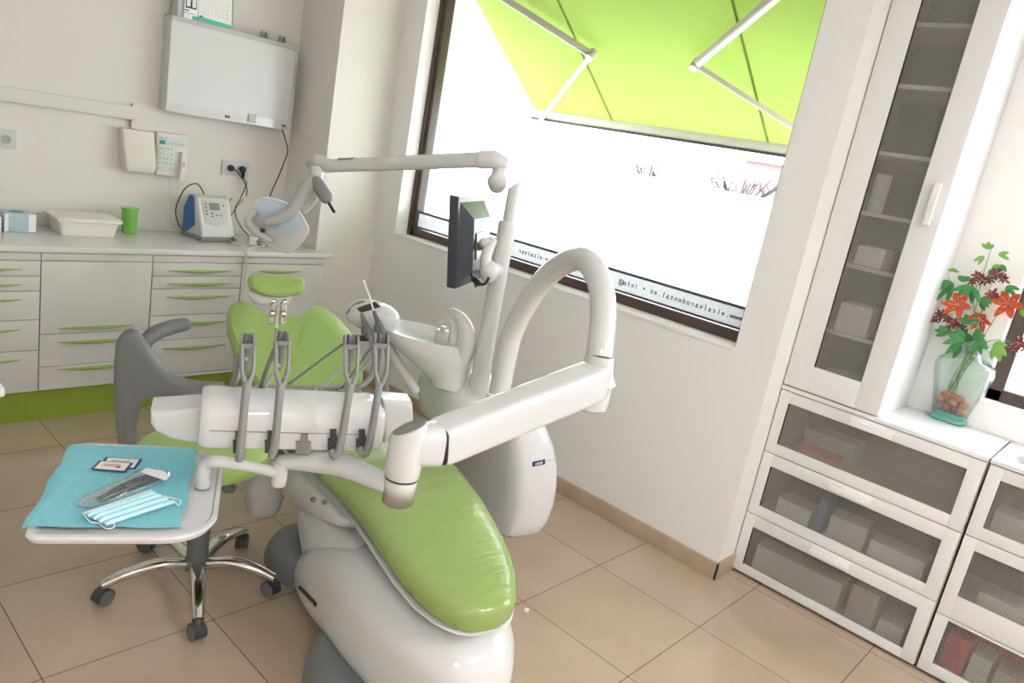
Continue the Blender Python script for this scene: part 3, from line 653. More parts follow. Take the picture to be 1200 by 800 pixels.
def chest(ya, yb, lab, fronts, hrange):
    """ya>yb: left edge (far) and right edge (near)"""
    t = thing('storage_chest', lab, 'chest', (XC+.2, (ya+yb)/2, 0), group='white three drawer chests with ribbed glass fronts')
    b = NB()
    box(b, XC+.022, XR-.002, yb+.001, yb+.017, .012, .888); box(b, XC+.022, XR-.002, ya-.017, ya-.001, .012, .888)
    box(b, XR-.012, XR-.003, yb+.017, ya-.017, .012, .888)
    for z in (.012, .298, .594): box(b, XC+.03, XR-.012, yb+.017, ya-.017, z, z+.014)
    obj('carcass', b, lam, t)
    b = NB(); box(b, XC-.004, XR-.001, yb+.0005, ya-.0005, .888, .905, .0015); obj('top_panel', b, lam2, t)
    for (z0, z1, gz0, gz1) in fronts:
        pane_front(t, 'drawer', yb+.003, ya-.003, z0, z1, yb+.055, ya-.048, gz0, gz1, hy=(hrange[0], hrange[1], z1-.018) if hrange else None)
    b = NB(); box(b, XC+.03, XR-.02, yb+.01, ya-.01, 0, .012); obj('base_rail', b, dark, t)
    return t
FR = [(.598, .884, .645, .836), (.301, .594, .347, .540), (.016, .297, .055, .242)]
chest(YC-.002, .358, 'white three drawer chest standing under the tall cabinet and the vase', FR, (.680, .848))
chest(.352, -.448, 'white three drawer chest cut off at the right edge, magazines on top', [(.601, .884, .645, .838), (.266, .597, .358, .552), (.016, .262, .06, .252)], None)
# things inside the drawers, seen dimly through the ribbed glass
def pack(name, x, ya, yb, z, h, m, lab, cat_, rz=0, d=.12, group=None):
    b = NB(); M = Matrix.Translation((x+d/2, (ya+yb)/2, z+.0005)) @ Matrix.Rotation(rz, 4, 'Z'); w = abs(ya-yb)
    box(b, -d/2, d/2, -w/2, w/2, 0, h, .006, M)
    return tag(obj(name, b, m), lab, cat_, group)
xf = XC+.034
clear_w = mat('milky packaging', (.86, .88, .90), .3); blue_p = mat('blue wrapper', (.12, .26, .48), .4); pinkp = mat('pink packet', (.70, .22, .22), .5)
pack('packet', xf, 1.04, .86, .608, .05, pinkp, 'pink packet in the top drawer of the chest under the vase', 'packet')
pack('carton', xf+.13, 1.06, .84, .608, .11, bone, 'pale carton behind the pink packet in the top drawer', 'box')
pack('package', xf, 1.05, .90, .312, .10, clear_w, 'milky package at the left of the middle drawer', 'package')
pack('wrapper', xf+.02, .885, .85, .312, .17, blue_p, 'upright blue wrapper in the middle drawer', 'packet')
pack('package', xf+.02, .83, .68, .312, .12, clear_w, 'milky package right of the blue wrapper in the middle drawer', 'package', .1)
pack('package', xf, .65, .44, .312, .10, paper, 'white package at the right of the middle drawer', 'package')
pack('carton', xf, 1.08, .70, .026, .14, paper, 'long white carton at the left of the bottom drawer under the vase', 'box', .06)
pack('carton', xf+.005, .66, .55, .026, .17, bone, 'pale carton in the centre of the bottom drawer under the vase', 'box')
pack('carton', xf, .53, .43, .026, .09, paper, 'low white carton at the right of the bottom drawer under the vase', 'box')
b = NB(); box(b, xf-.001, xf-.0005, .1, .1, .1, .1); b.free()
pack('paper_stack', xf, .29, .10, .608, .11, paper, 'stack of papers in the top drawer of the right chest', 'papers')
pack('package', xf, .25, -.05, .312, .09, clear_w, 'milky package in the middle drawer of the right chest', 'package')
pack('carton', xf, .29, .21, .026, .17, red_card, 'red carton at the left of the bottom drawer of the right chest', 'box')
pack('carton', xf-.005, .20, .13, .026, .14, paper, 'white carton beside the red carton in the bottom drawer', 'box')
pack('carton', xf, .115, -.02, .026, .12, bone, 'pale carton in the bottom drawer of the right chest', 'box')
pack('carton', xf+.13, .27, -.05, .026, .19, red_card, 'red carton behind the white ones in the bottom drawer', 'box')
# tall cabinet
t = thing('tall_cabinet', 'tall white cabinet with one ribbed glass door standing on the chest', 'cabinet', (XC+.2, .95, .905))
ca0, ca1, cz0, cz1 = .757, YC-.003, .9055, 2.77
b = NB(); box(b, XC+.022, XR-.002, ca0, ca0+.016, cz0, cz1, .0008); box(b, XC+.022, XR-.002, ca1-.016, ca1, cz0, cz1, .0008); box(b, XR-.012, XR-.003, ca0+.016, ca1-.016, cz0, cz1)
box(b, XC+.022, XR-.012, ca0+.016, ca1-.016, cz0, cz0+.014); box(b, XC+.022, XR-.012, ca0+.016, ca1-.016, cz1-.014, cz1)
obj('carcass', b, lam, t)
for i, z in enumerate((1.179, 1.456, 1.669, 1.904, 2.157, 2.379, 2.6)):
    b = NB(); box(b, XC+.03, XR-.014, ca0+.017, ca1-.017, z-.008, z+.008); obj('shelf', b, lam, t)
pane_front(t, 'door', ca0+.002, ca1-.002, cz0+.006, cz1, .855, 1.050, 1.020, 2.655, hvert=(.792, 1.668, 1.826))
# items on its shelves
pack('package', xf, 1.03, .90, 1.188, .12, clear_w, 'milky package on the second shelf of the tall cabinet', 'package')
pack('package', xf, 1.02, .88, .92, .10, clear_w, 'milky package at the bottom of the tall cabinet', 'package')
pack('package', xf, 1.03, .92, 1.465, .08, clear_w, 'milky package on the third shelf of the tall cabinet', 'package')
b = NB(); cyl(b, (xf+.04, 1.02, 1.678), (xf+.04, 1.02, 1.83), .03); tag(obj('bottle', b, clear_w), 'slim milky bottle on the fourth shelf of the tall cabinet', 'bottle')
# magazines on the right chest
t = thing('magazine_pile', 'curled white magazines on the chest at the right edge', 'magazines', (3.32, .20, .905))
bpy.data.objects.remove(t)
for i in range(3):
    b = NB(); z = .908+i*.009; o_ = .004*i
    w = V((.09, 0, 0)); pts = [V((3.33, .275+o_, z+.004)), V((3.33, .262+o_, z+.001)), V((3.33, .20, z+.002)), V((3.33, .05, z+.002))]
    strip(b, pts, w, .0015); strip(b, [p+V((0, .006, .0045)) for p in pts], w*.96, .0015)
    tag(obj('magazine', b, paper), 'white magazine with curled edge, %s of the pile at the right edge' % ('lowest', 'middle one', 'topmost')[i], 'magazine', 'magazines on the right chest')

# ================================================================ VASE AND FLOWERS
vc = PL(1112, 497, 2, .905); vc = V((vc.x+.055, vc.y+.02, .9055))
VY = V((0, -1, 0))
t = thing('vase', 'clear greenish glass vase with broad shoulders holding terracotta stones', 'vase', vc)
def vring(w, d, z, pw=3.2, n=36, s=1):
    out = []
    for k in range(n):
        th = 2*PI*k/n; c, s_ = math.cos(th), math.sin(th)
        out.append(vc+V((d*math.copysign(abs(c)**(2/pw), c), w*math.copysign(abs(s_)**(2/pw), s_), z)))
    return out
b = NB()
prof = [(.066, .045, .030), (.072, .050, .06), (.088, .06, .13), (.104, .068, .19), (.110, .072, .225), (.104, .068, .255), (.078, .055, .275), (.048, .042, .286), (.040, .036, .300), (.044, .039, .318), (.060, .052, .332)]
loft(b, [vring(w, d, z, 3.4 if z < .26 else 2.2) for w, d, z in prof] + [vring(w-.004, d-.004, z+.001, 3.4 if z < .26 else 2.2) for w, d, z in prof[::-1]])
obj('bowl', b, vase_m, t)
b = NB(); loft(b, [vring(.062, .043, 0), vring(.070, .048, .006), vring(.068, .047, .014), vring(.060, .042, .020), vring(.066, .046, .034), vring(.060, .04, .040)]); obj('base', b, vase_b, t)
b = NB(); tube(b, [vring(.060, .052, .333, 2.2)[k] for k in range(0, 36, 2)]+[vring(.060, .052, .333, 2.2)[0]], .0028, n=8, sub=3); obj('rim', b, vase_b, t)
spots = [(-.04,-.01,.0), (-.012,.012,.0), (.018,-.008,.0), (.042,.008,.0), (-.03,.014,.026), (.0,-.016,.026), (.03,.012,.028), (-.045,-.014,.03), (.048,-.01,.026), (.01,.008,.05), (-.02,-.01,.052), (.035,-.008,.05)]
for i, (a, d, z) in enumerate(spots):
    b = NB(); ell(b, vc+V((d, a, .055+z)), .017+.003*random.random(), .019, .015, Matrix.Rotation(random.random()*3, 3, 'Z') @ Matrix.Rotation(random.random(), 3, 'X'), 12, 8)
    tag(obj('stone', b, stone_m), 'terracotta coloured stone lying in the bottom of the glass vase', 'stone', 'stones in the vase')
# flowers: one spray per stem
def VP(px, py, dx=0): # point at the vase distance (plane x = const)
    return PL(px, py, 0, vc.x+dx)
def leaf(b, p, d, L_, w, droop=.2, nrm=None):
    d = d.normalized(); side = d.cross(V((-1, .2, .35)) if nrm is None else nrm).normalized(); up = side.cross(d).normalized()
    rings = []; n = 7
    for i in range(n+1):
        t_ = i/n; c = p + d*(L_*t_) - V((0, 0, 1))*droop*L_*t_*t_; ww = w*1.05*max(math.sin(PI*min(1, t_*.92+.06))**.8, .06)
        rings.append([c-side*ww, c+up*(w*.25*math.sin(PI*t_)), c+side*ww, c-up*.0006])
    loft(b, rings)
def leaves_at(b, p, base, n, L_, w, spread=1.0):
    for k in range(n):
        a = base + spread*(k-(n-1)/2); d = V((random.uniform(-.35, .1), -math.cos(a), math.sin(a))); leaf(b, p, d, L_*random.uniform(.85, 1.1), w)
def lily(stem_root, p, size, root, face=(-1, .15, .3)):
    z = V(face).normalized(); x = z.cross(V((0, 0, 1))).normalized(); y = z.cross(x)
    for k in range(6):
        a = k*PI/3+random.uniform(-.15, .15); d = (x*math.cos(a)+y*math.sin(a)+z*.35); b = NB(); leaf(b, p, d, size, size*.22, .15, nrm=z); obj('petal', b, orange_m, root)
    b = NB()
    for k in range(6):
        a = k*PI/3+.5; e = p+(x*math.cos(a)+y*math.sin(a))*size*.4+z*size*.55; tube(b, [p, e], .0009, n=5, smooth=False); ell(b, e, .0025, .0025, .0025, n=6, m=4)
    obj('stamen', b, stamen_m, root)
def small_bloom(p, size, root):
    b = NB()
    for k in range(7):
        a = k*2*PI/7; d = V((random.uniform(-.7, .1), math.cos(a), math.sin(a))); leaf(b, p, d, size*random.uniform(.7, 1.1), size*.17, .1)
    obj('small_flower', b, maroon_m, root)
    b = NB()
    for k in range(8):
        e = p+V((random.uniform(-.5, .1), random.uniform(-1, 1), random.uniform(-.7, 1)))*size*.9; tube(b, [p, e], .0008, n=4, smooth=False); ell(b, e, .0022, .0022, .0022, n=6, m=4)
    obj('stamen', b, stamen_m, root)
neck = vc+V((0, 0, .31)); foot = vc+V((0, .02, .07))
def spray(name, lab, head, mid, stops, foot_o, mats_, cat_='flower', grp=None):
    root = thing(name, lab, cat_, foot+foot_o, group=grp)
    b = NB(); n_ = neck+V((random.uniform(-.015, .015), random.uniform(-.02, .02), 0)); tube(b, [foot+foot_o, (foot+foot_o).lerp(n_, .5), n_, mid, head], [.0022, .0022, .002, .0018, .0012], n=7); obj('stem', b, stem_m, root)
    return root
# orange lily left
r_ = spray('lily_stem', 'orange red lily bloom at the left of the bouquet above the vase neck', VP(1122, 356), VP(1122, 385), 0, V((0, -.01, 0)), 0, grp=None); lily(None, VP(1123, 357, -.06), .060, r_)
b = NB(); leaves_at(b, VP(1124, 395, -.02), PI/2, 4, .055, .012, .7); leaves_at(b, VP(1112, 390, -.02), PI*.95, 3, .05, .012, .5); obj('leaf', b, leaf_m, r_)
r_ = spray('lily_stem', 'orange lily bloom at the right of the bouquet in front of the window frame', VP(1178, 355), VP(1160, 382), 0, V((0, .015, 0)), 0); lily(None, VP(1182, 356, -.03), .064, r_)
b = NB(); leaves_at(b, VP(1165, 402, -.02), -PI*.1, 3, .05, .012, .6); leaves_at(b, VP(1195, 364, 0), -.1, 2, .03, .009, .7); obj('leaf', b, leaf2_m, r_)
r_ = spray('lily_stem', 'half opened orange lily low in the middle of the bouquet', VP(1150, 372), VP(1147, 390), 0, V((0, .005, 0)), 0); lily(None, VP(1150, 374, -.05), .050, r_, (-.7, .1, -.3))
b = NB(); leaves_at(b, VP(1135, 400, -.02), PI*.6, 3, .045, .013, .7); obj('leaf', b, leaf_m, r_)
# leafy stem far left with palmate leaves
r_ = spray('leafy_stem', 'stem with finger shaped green leaves reaching to the left', VP(1112, 325), VP(1120, 365), 0, V((0, .02, 0)), 0, 'leaf stem')
for (x, y, base, n, L_) in ((1104, 322, PI*.97, 4, .062), (1117, 332, PI*1.25, 4, .075), (1138, 335, PI*1.45, 5, .070), (1148, 350, PI*1.9, 3, .05), (1128, 330, PI*.5, 3, .035), (1096, 318, PI*.8, 3, .04)):
    b = NB(); leaves_at(b, VP(x, y, -.04), base, n, L_, .011, .52); obj('leaf', b, leaf_m, r_)
b = NB(); leaves_at(b, VP(1117, 318, -.03), PI*.5, 4, .022, .006, .8); obj('young_leaf', b, leaf2_m, r_)
r_ = spray('leafy_stem', 'short stem with broad green leaves hanging just over the vase rim', VP(1135, 385), VP(1133, 395), 0, V((0, .01, 0)), 0, 'leaf stem')
for (x, y, base, n, L_, mm) in ((1130, 398, PI*1.0, 4, .07, leaf_m), (1140, 395, PI*.2, 3, .06, leaf_m), (1136, 380, PI*.55, 4, .06, leaf_m), (1145, 398, -PI*.3, 3, .05, leaf_m), (1127, 405, PI*1.3, 2, .05, leaf_m), (1167, 405, -PI*.3, 3, .055, leaf2_m)):
    b = NB(); leaves_at(b, VP(x, y, -.05), base, n, L_, .013, .6); obj('leaf', b, mm, r_)
# tall stem at the top right
r_ = spray('leafy_stem', 'tallest stem with light green young leaves at the top of the bouquet', VP(1162, 290), VP(1150, 330), 0, V((0, -.02, 0)), 0, 'leaf stem')
for (x, y, base, n, L_, mm) in ((1158, 292, PI*.55, 3, .04, leaf2_m), (1153, 300, PI*1.3, 2, .035, leaf2_m), (1170, 298, .25, 2, .045, leaf2_m), (1163, 312, -.2, 3, .035, leaf2_m), (1173, 310, -PI*.4, 3, .035, leaf_m), (1158, 320, PI*.1, 3, .03, leaf_m), (1180, 335, -.6, 3, .05, leaf_m)):
    b = NB(); leaves_at(b, VP(x, y, -.02), base, n, L_, .008, .7); obj('leaf', b, mm, r_)
# maroon sprays
for (x, y, lab) in ((1147, 323, 'maroon bloom near the top centre of the bouquet'), (1168, 321, 'maroon bloom at the upper right of the bouquet'), (1163, 345, 'dark bloom between the two orange lilies'), (1103, 368, 'dark maroon spray at the left edge of the bouquet'), (1118, 378, 'dark maroon bloom below the left orange lily'), (1195, 402, 'maroon spray hanging at the right edge before the bright window')):
    r_ = spray('wild_flower', lab, VP(x, y), VP((x+1135)/2, (y+395)/2), 0, V((random.uniform(-.01, .01), random.uniform(-.03, .03), 0)), 0, 'flower', 'small maroon flowers in the vase')
    small_bloom(VP(x, y, -.03), .034, r_); small_bloom(VP(x+8, y+5, -.01), .028, r_); small_bloom(VP(x-7, y+6, -.02), .024, r_)

# small paper scrap on the floor
sp = PL(617, 715, 2, 0)
b = NB(); box(b, -.012, .012, -.009, .009, .0005, .003, .001, Matrix.Translation(sp) @ Matrix.Rotation(.5, 4, 'Z')); box(b, -.004, .004, -.004, .004, .003, .006, .001, Matrix.Translation(sp) @ Matrix.Rotation(.2, 4, 'Z')); tag(obj('plastic_clip', b, paper), 'tiny white plastic scrap lying on the tiles', 'scrap')
# ================================================================ DENTAL CHAIR
TH = math.radians(15.5)
CO = V((1.36, 1.13, 0)); cu_ = V((math.sin(TH), math.cos(TH), 0)); cv_ = V((math.cos(TH), -math.sin(TH), 0)); UZ = V((0, 0, 1))
def CH(u, v, z): return CO + cu_*u + cv_*v + UZ*z
ch = thing('dental_chair', 'reclined dental treatment chair with lime green upholstery and white base', 'dental chair', CH(.5, 0, 0))
def slab_rings(stations, thick_fn, pw=2.6, n=28):
    """stations: (centre, half width, half thickness, normal)"""
    rings = []
    for c, w, h, nn in stations:
        r_ = []
        for k in range(n):
            th = 2*PI*k/n; a, s = math.cos(th), math.sin(th)
            a = math.copysign(abs(a)**(2/4.2), a); s = math.copysign(abs(s)**(2/2.4), s)
            r_.append(c + cv_*(w*a) + nn*(h*s))
        rings.append(r_)
    return rings
# leg and seat cushion
def half(u):
    T = [(-.085, .02), (-.08, .052), (-.068, .078), (-.04, .106), (0, .132), (.05, .154), (.16, .184), (.34, .206), (.55, .226), (.75, .25), (1.0, .262), (1.2, .25), (1.36, .24)]
    for (a, p), (b_, q) in zip(T, T[1:]):
        if u <= b_: return p+(q-p)*(u-a)/(b_-a)
    return T[-1][1]
def seatc(u): return .0 if u < 0 else .038*math.sin(PI*min(u, 1.1)/1.1)
def seatz(u): return .500+.045*min(1, max(0, (u+.1)/.55)) - .05*max(0, u-.9)
us = [-.085, -.08, -.068, -.045, -.01, .05, .15, .28, .42, .56, .7, .85, 1.0, 1.15, 1.28, 1.34, 1.36]
st = []
for u_ in us:
    e = .55 if u_ < -.083 else (.8 if u_ < -.07 else (.95 if u_ < -.06 else 1)); e = .5 if u_ > 1.35 else e
    st.append((CH(u_, seatc(u_), seatz(u_)-.004), half(u_), .040*e, UZ))
b = NB(); loft(b, slab_rings(st, None)); 
cush_m = mat('green seat upholstery', (.275, .375, .115), .26, spec=.5, coat=.25)
nt = cush_m.node_tree; bs = nt.nodes['Principled BSDF']
tc = nt.nodes.new('ShaderNodeTexCoord'); mpn = nt.nodes.new('ShaderNodeMapping'); mpn.inputs['Scale'].default_value = (1.2, 6, 1); wz = nt.nodes.new('ShaderNodeTexNoise'); wz.inputs['Scale'].default_value = 3.2; wz.inputs['Detail'].default_value = 5; wz.inputs['Distortion'].default_value = 1.3
bp = nt.nodes.new('ShaderNodeBump'); bp.inputs['Strength'].default_value = .5; bp.inputs['Distance'].default_value = .012
nt.links.new(tc.outputs['Object'], mpn.inputs[0]); nt.links.new(mpn.outputs[0], wz.inputs[0]); nt.links.new(wz.outputs['Fac'], bp.inputs['Height']); nt.links.new(bp.outputs[0], bs.inputs['Normal']); nt.links.new(bp.outputs[0], bs.inputs['Coat Normal'])
st_o = obj('seat_cushion', b, cush_m, ch)
# seam across the cushion
b = NB(); tube(b, [CH(.62+.006*math.sin(k), seatc(.62)-.215+.043*k, seatz(.62)+.0350-.010*(abs(k-5)/5)**4) for k in range(0, 11)], .0016, n=6, sub=2); obj('seam', b, cush_m, st_o)
# white shell under the cushion
st = []
for u_ in us[1:-1]:
    st.append((CH(u_+.002, seatc(u_), seatz(u_)-.0405), half(u_)+.001, .005, UZ))
b = NB(); loft(b, slab_rings(st, None)); obj('seat_shell', b, white, ch)
# backrest, profile seen from the front: two shoulders and a dip
BO = CH(1.36, 0, .50); bd = (CH(1.98, 0, .785)-BO).normalized(); bn = cv_.cross(bd).normalized()
if bn.z < 0: bn = -bn
def BK(v, s, h=0): return BO + cv_*v + bd*s + bn*h
outl = [(-.15, -.06), (-.20, .02), (-.245, .12), (-.28, .24), (-.298, .36), (-.295, .46), (-.27, .56), (-.235, .625), (-.20, .65), (-.165, .645), (-.125, .605), (-.085, .575), (-.03, .562), (.03, .562), (.085, .575), (.125, .605), (.165, .645), (.20, .65), (.235, .625), (.27, .56), (.295, .46), (.298, .36), (.28, .24), (.245, .12), (.20, .02), (.15, -.06)]
def bk_ring(sc, h, cv0=.30, dv=0.0):
    return [BK(v*sc*.93-.012+dv-.035*max(0, (s-.3)/.35), cv0+(s-cv0)*sc, h + .012*(abs(v)/.3)**2) for v, s in outl]
b = NB()
loft(b, [bk_ring(.96, -.03), bk_ring(.995, -.015), bk_ring(1, .0), bk_ring(.985, .018), bk_ring(.94, .028)], cap=False)
def fillgrid(b, sc, h):
    ring = bk_ring(sc, h); r2 = bk_ring(sc*.75, h); r3 = bk_ring(sc*.45, h); r4 = bk_ring(sc*.15, h); loft(b, [ring, r2, r3, r4], cap=False); b.faces.new([b.verts.new(p) for p in r4])
fillgrid(b, .94, .028)
fillgrid(b, .96, -.03)
obj('backrest', b, green_v, ch)
b = NB(); loft(b, [bk_ring(.93, -.030), bk_ring(.97, -.034), bk_ring(.93, -.05), bk_ring(.6, -.07)]); obj('backrest_shell', b, white, ch)
# head rest
hc = P(324, 334, 3.02); 
hx = cv_; hb = NB()
def hp(v, s, h): return hc + cv_*v + bd*s + bn*h
hn = (bn*.6+UZ*.4-cu_*.35).normalized(); hd = cv_.cross(hn).normalized(); hd = hd if hd.z > 0 else -hd
rings = []
for i in range(21):
    t_ = math.sin(-PI/2+PI*i/20); v = .112*t_; w = .055*(max(0, 1-abs(t_)**3.0))**.5+.001; sag = -.005*math.cos(t_*PI)
    rings.append([hc+cv_*v + hd*(w*math.cos(a)) + hn*(min(w, .026)*math.sin(a)+sag) for a in [2*PI*k/18 for k in range(18)]])
loft(hb, rings); hr = obj('headrest', hb, green_v, ch)
b = NB(); rings = []
hcs = P(317, 346, 3.03)
for i in range(11):
    t_ = -1+2*i/10; v = .088*t_; w = .04*(max(0, 1-abs(t_)**3))**.5+.002
    rings.append([hcs+cv_*v + hd*(w*math.cos(a)) + UZ*(min(w, .028)*math.sin(a)) for a in [2*PI*k/16 for k in range(16)]])
loft(b, rings); obj('headrest_shell', b, white_s, ch)
hj = P(327, 349, 3.04); sl = P(325, 371, 3.0)
for s in (-.020, .020):
    b = NB(); tube(b, [hj+cv_*(s*.8), hj.lerp(sl, .5)+cv_*s, sl-UZ*.03+cv_*(s*1.15)], .012, n=10, pw=4, smooth=False)
    for q_ in (.2, .85): cyl(b, hj.lerp(sl, q_)+cv_*(s*1.1-.008), hj.lerp(sl, q_)+cv_*(s*1.1+.008), .014)
    obj('headrest_hinge', b, chrome, ch)
b = NB(); tube(b, [hj, sl-UZ*.05], .007, n=10, pw=4, smooth=False); obj('hinge_core', b, steel, ch)
# seat frame box with the two buttons
def UZsec(u, z0, z1, w, pw=4.5, n=28, vc=0.0):
    c = (z0+z1)/2; h = (z1-z0)/2; out = []
    for k in range(n):
        th = 2*PI*k/n; a, s = math.cos(th), math.sin(th)
        out.append(CH(u, vc+w*math.copysign(abs(a)**(2/pw), a), c+h*math.copysign(abs(s)**(2/pw), s)))
    return out
b = NB(); loft(b, [UZsec(.50, .465, .488, .17), UZsec(.53, .44, .492, .195), UZsec(.70, .372, .492, .214), UZsec(.86, .318, .49, .232), UZsec(.97, .296, .488, .245), UZsec(1.02, .31, .485, .235)]); sf = obj('seat_frame', b, white_s, ch)
for (px, py, mm, lab) in ((366, 585, redm, 'red push button'), (378.5, 588.5, green_h, 'dull green push button')):
    p = PP(px, py, CH(.7, -.221, .4), cv_)
    b = NB(); cyl(b, p+cv_*.012, p-cv_*.003, .008); bt = obj('push_button', b, grey, sf, label=lab)
    b = NB(); cyl(b, p-cv_*.002, p-cv_*.005, .006); obj('button_face', b, mm, bt)
# motor housing column hanging beside the backrest joint
b = NB(); 
def Zsec(c, ru, rv, z, pw=3, n=24):
    out = []
    for k in range(n):
        th = 2*PI*k/n; a, s = math.cos(th), math.sin(th)
        out.append(V((c.x, c.y, z))+cu_*(ru*math.copysign(abs(a)**(2/pw), a))+cv_*(rv*math.copysign(abs(s)**(2/pw), s)))
    return out
mc = CH(1.085, -.275, 0)
loft(b, [Zsec(mc, .03, .03, .205), Zsec(mc, .055, .05, .212), Zsec(mc, .08, .06, .24), Zsec(mc, .095, .072, .33), Zsec(mc, .096, .074, .40), Zsec(mc, .092, .07, .44), Zsec(mc, .08, .06, .455)]); obj('motor_housing', b, white_s, ch)
# lifting neck
b = NB(); loft(b, [UZsec(.98, .27, .44, .19), UZsec(.9, .20, .44, .20), UZsec(.78, .12, .42, .205), UZsec(.62, .06, .42, .20), UZsec(.45, .06, .44, .19)]); obj('lift_arm', b, white_s, ch)
# base cover: long body under the leg rest
b = NB()
secs = []
for (u_, z0, z1, w, pw) in ((.90, .012, .06, .15, 2.5), (.885, .008, .11, .185, 3), (.84, .006, .19, .212, 3), (.76, .006, .275, .23, 3), (.66, .010, .345, .24, 3), (.55, .03, .40, .245, 3), (.42, .075, .440, .248, 3.2), (.28, .10, .448, .246, 3.2), (.12, .11, .438, .215, 3.1), (.04, .11, .43, .182, 3.1), (-.02, .11, .42, .155, 3), (-.07, .115, .395, .122, 2.8), (-.105, .13, .36, .09, 2.6), (-.125, .17, .30, .04, 2.3)):
    secs.append(UZsec(u_, z0, z1, w, pw, 32))
loft(b, secs); bc = obj('base_cover', b, white, ch)
from mathutils.bvhtree import BVHTree
_mw = WM(bc); _bv = BVHTree.FromPolygons([_mw @ v.co for v in bc.data.vertices], [list(p.vertices) for p in bc.data.polygons])
hs_ = [_bv.ray_cast(V((0, 0, HC)), ray(x, y).normalized()) for x, y in ((352, 688), (361, 697), (371, 708))]
if all(h[0] for h in hs_):
    b = NB(); tube(b, [h[0] for h in hs_], .0065, n=8, pw=5); obj('slot', b, black, bc)
# grey plinth lobes on the floor
b = NB()
for (cu0, ru, rv, hz, vv) in ((1.03, .17, .15, .15, -.10),):
    loft(b, [Zsec(CH(cu0, vv, 0), ru*math.cos(q_), rv*math.cos(q_), hz*math.sin(q_)+.001, 2.4) for q_ in [PI/2*i/9 for i in range(9)]+[1.54]])
obj('rear_foot', b, blue_grey, ch)
b = NB(); loft(b, [Zsec(CH(.22, -.02, 0), .34*s_, .30*s_, z, 2.6) for s_, z in ((1, .001), (1.0, .02), (.985, .07), (.95, .12), (.88, .15), (.6, .16), (.1, .16))]); obj('front_foot', b, blue_grey, ch)

# ================================================================ DENTAL UNIT (water unit, cuspidor, hoop)
du = thing('dental_unit', 'white dental unit body with cuspidor bowl, pole and tall arched tube', 'dental unit', CH(.86, .47, 0))
def US(u, v, ru, rv, z, pw=3.2, n=36): return Zsec(CH(u, v, 0), ru, rv, z, pw, n)
b = NB()
loft(b, [US(.88, .60, .17, .05, .228, 3, 48), US(.875, .605, .225, .085, .235, 4, 48), US(.87, .612, .25, .105, .26, 4.5, 48), US(.87, .618, .262, .116, .31, 4.5, 48), US(.87, .620, .268, .120, .38, 4.5, 48), US(.87, .612, .27, .121, .46, 4.5, 48), US(.87, .598, .268, .118, .54, 4.5, 48), US(.875, .575, .26, .112, .62, 4.5, 48), US(.885, .548, .245, .104, .69, 4.2, 48), US(.90, .520, .22, .094, .745, 4, 48), US(.91, .505, .18, .075, .772, 3.5, 48), US(.92, .50, .08, .05, .78, 3, 48)])
ub = obj('unit_body', b, white, du)
b = NB(); loft(b, [US(.95, .60, .12, .07, .001, 3), US(.95, .60, .12, .07, .24, 3)]); obj('foot_column', b, blue_grey, du)
# sticker
sn = -cu_; c0 = CH(.585, .505, .53)
stp = [PP(x, y, c0, sn) for x, y in ((624.5, 540.8), (637.5, 538), (638, 543), (625.5, 546))]
def sticker(b, quad, n_, h): prism(b, [p+n_*.001 for p in quad], n_*h)
M3 = None
ex = (stp[1]-stp[0]).normalized(); ey = sn.cross(ex)*-1 if sn.cross(ex).z < 0 else sn.cross(ex)
# shoulder mound that carries bowl and pole
b = NB(); loft(b, [US(1.0, .44, .20, .13, .60, 2.6), US(1.0, .44, .22, .15, .70, 2.6), US(.99, .44, .205, .145, .745, 2.6), US(.98, .45, .17, .12, .78, 2.4), US(.97, .45, .12, .09, .80, 2.2), US(.97, .45, .08, .06, .81, 2)]); obj('unit_shoulder', b, white, du)
# pole
pb, pt = P(563, 440, 2.82), P(604, 214, 2.82)
pz = PL(563, 440, 2, .80) if False else None
px_, py_ = pb.x, pb.y
zpt = PP(604, 212, pb, V((fw.x, fw.y, 0))).z; zcol = PP(597, 262, pb, V((fw.x, fw.y, 0))).z
b = NB(); lathe(b, [(.040, .74-0), (.038, .80), (.0345, .86), (.033, 1.0), (.032, zcol-.02), (.0335, zcol-.005), (.030, zcol+.008)], (px_, py_, 0)); obj('pole', b, white, du)
b = NB(); 
hd_ = V((cr.x, cr.y, 0)).normalized()
rt = [[V((px_, py_, 0))+V((.020*math.cos(a), .020*math.sin(a), z + (.019*(V((math.cos(a), math.sin(a), 0)).dot(hd_)) if top else 0))) for a in [2*PI*k/24 for k in range(24)]] for z, top in ((zcol-.01, 0), (zpt-.012, 1))]
loft(b, rt); obj('upper_pole', b, white_s, du)
# hoop
hp_px = [(585, 462, 2.72), (587, 450, 2.72), (594.5, 413, 2.71), (601, 389, 2.70), (616.5, 357, 2.64), (637, 328, 2.56), (659, 309.5, 2.47), (681, 303.5, 2.38), (697, 317, 2.30), (705.5, 343, 2.24), (706.5, 375, 2.19), (703.5, 405, 2.155), (702, 418, 2.15)]
b = NB(); tube(b, [P(*q) for q in hp_px], .0385, n=24, sub=5); hoop = obj('arched_tube', b, white, du)
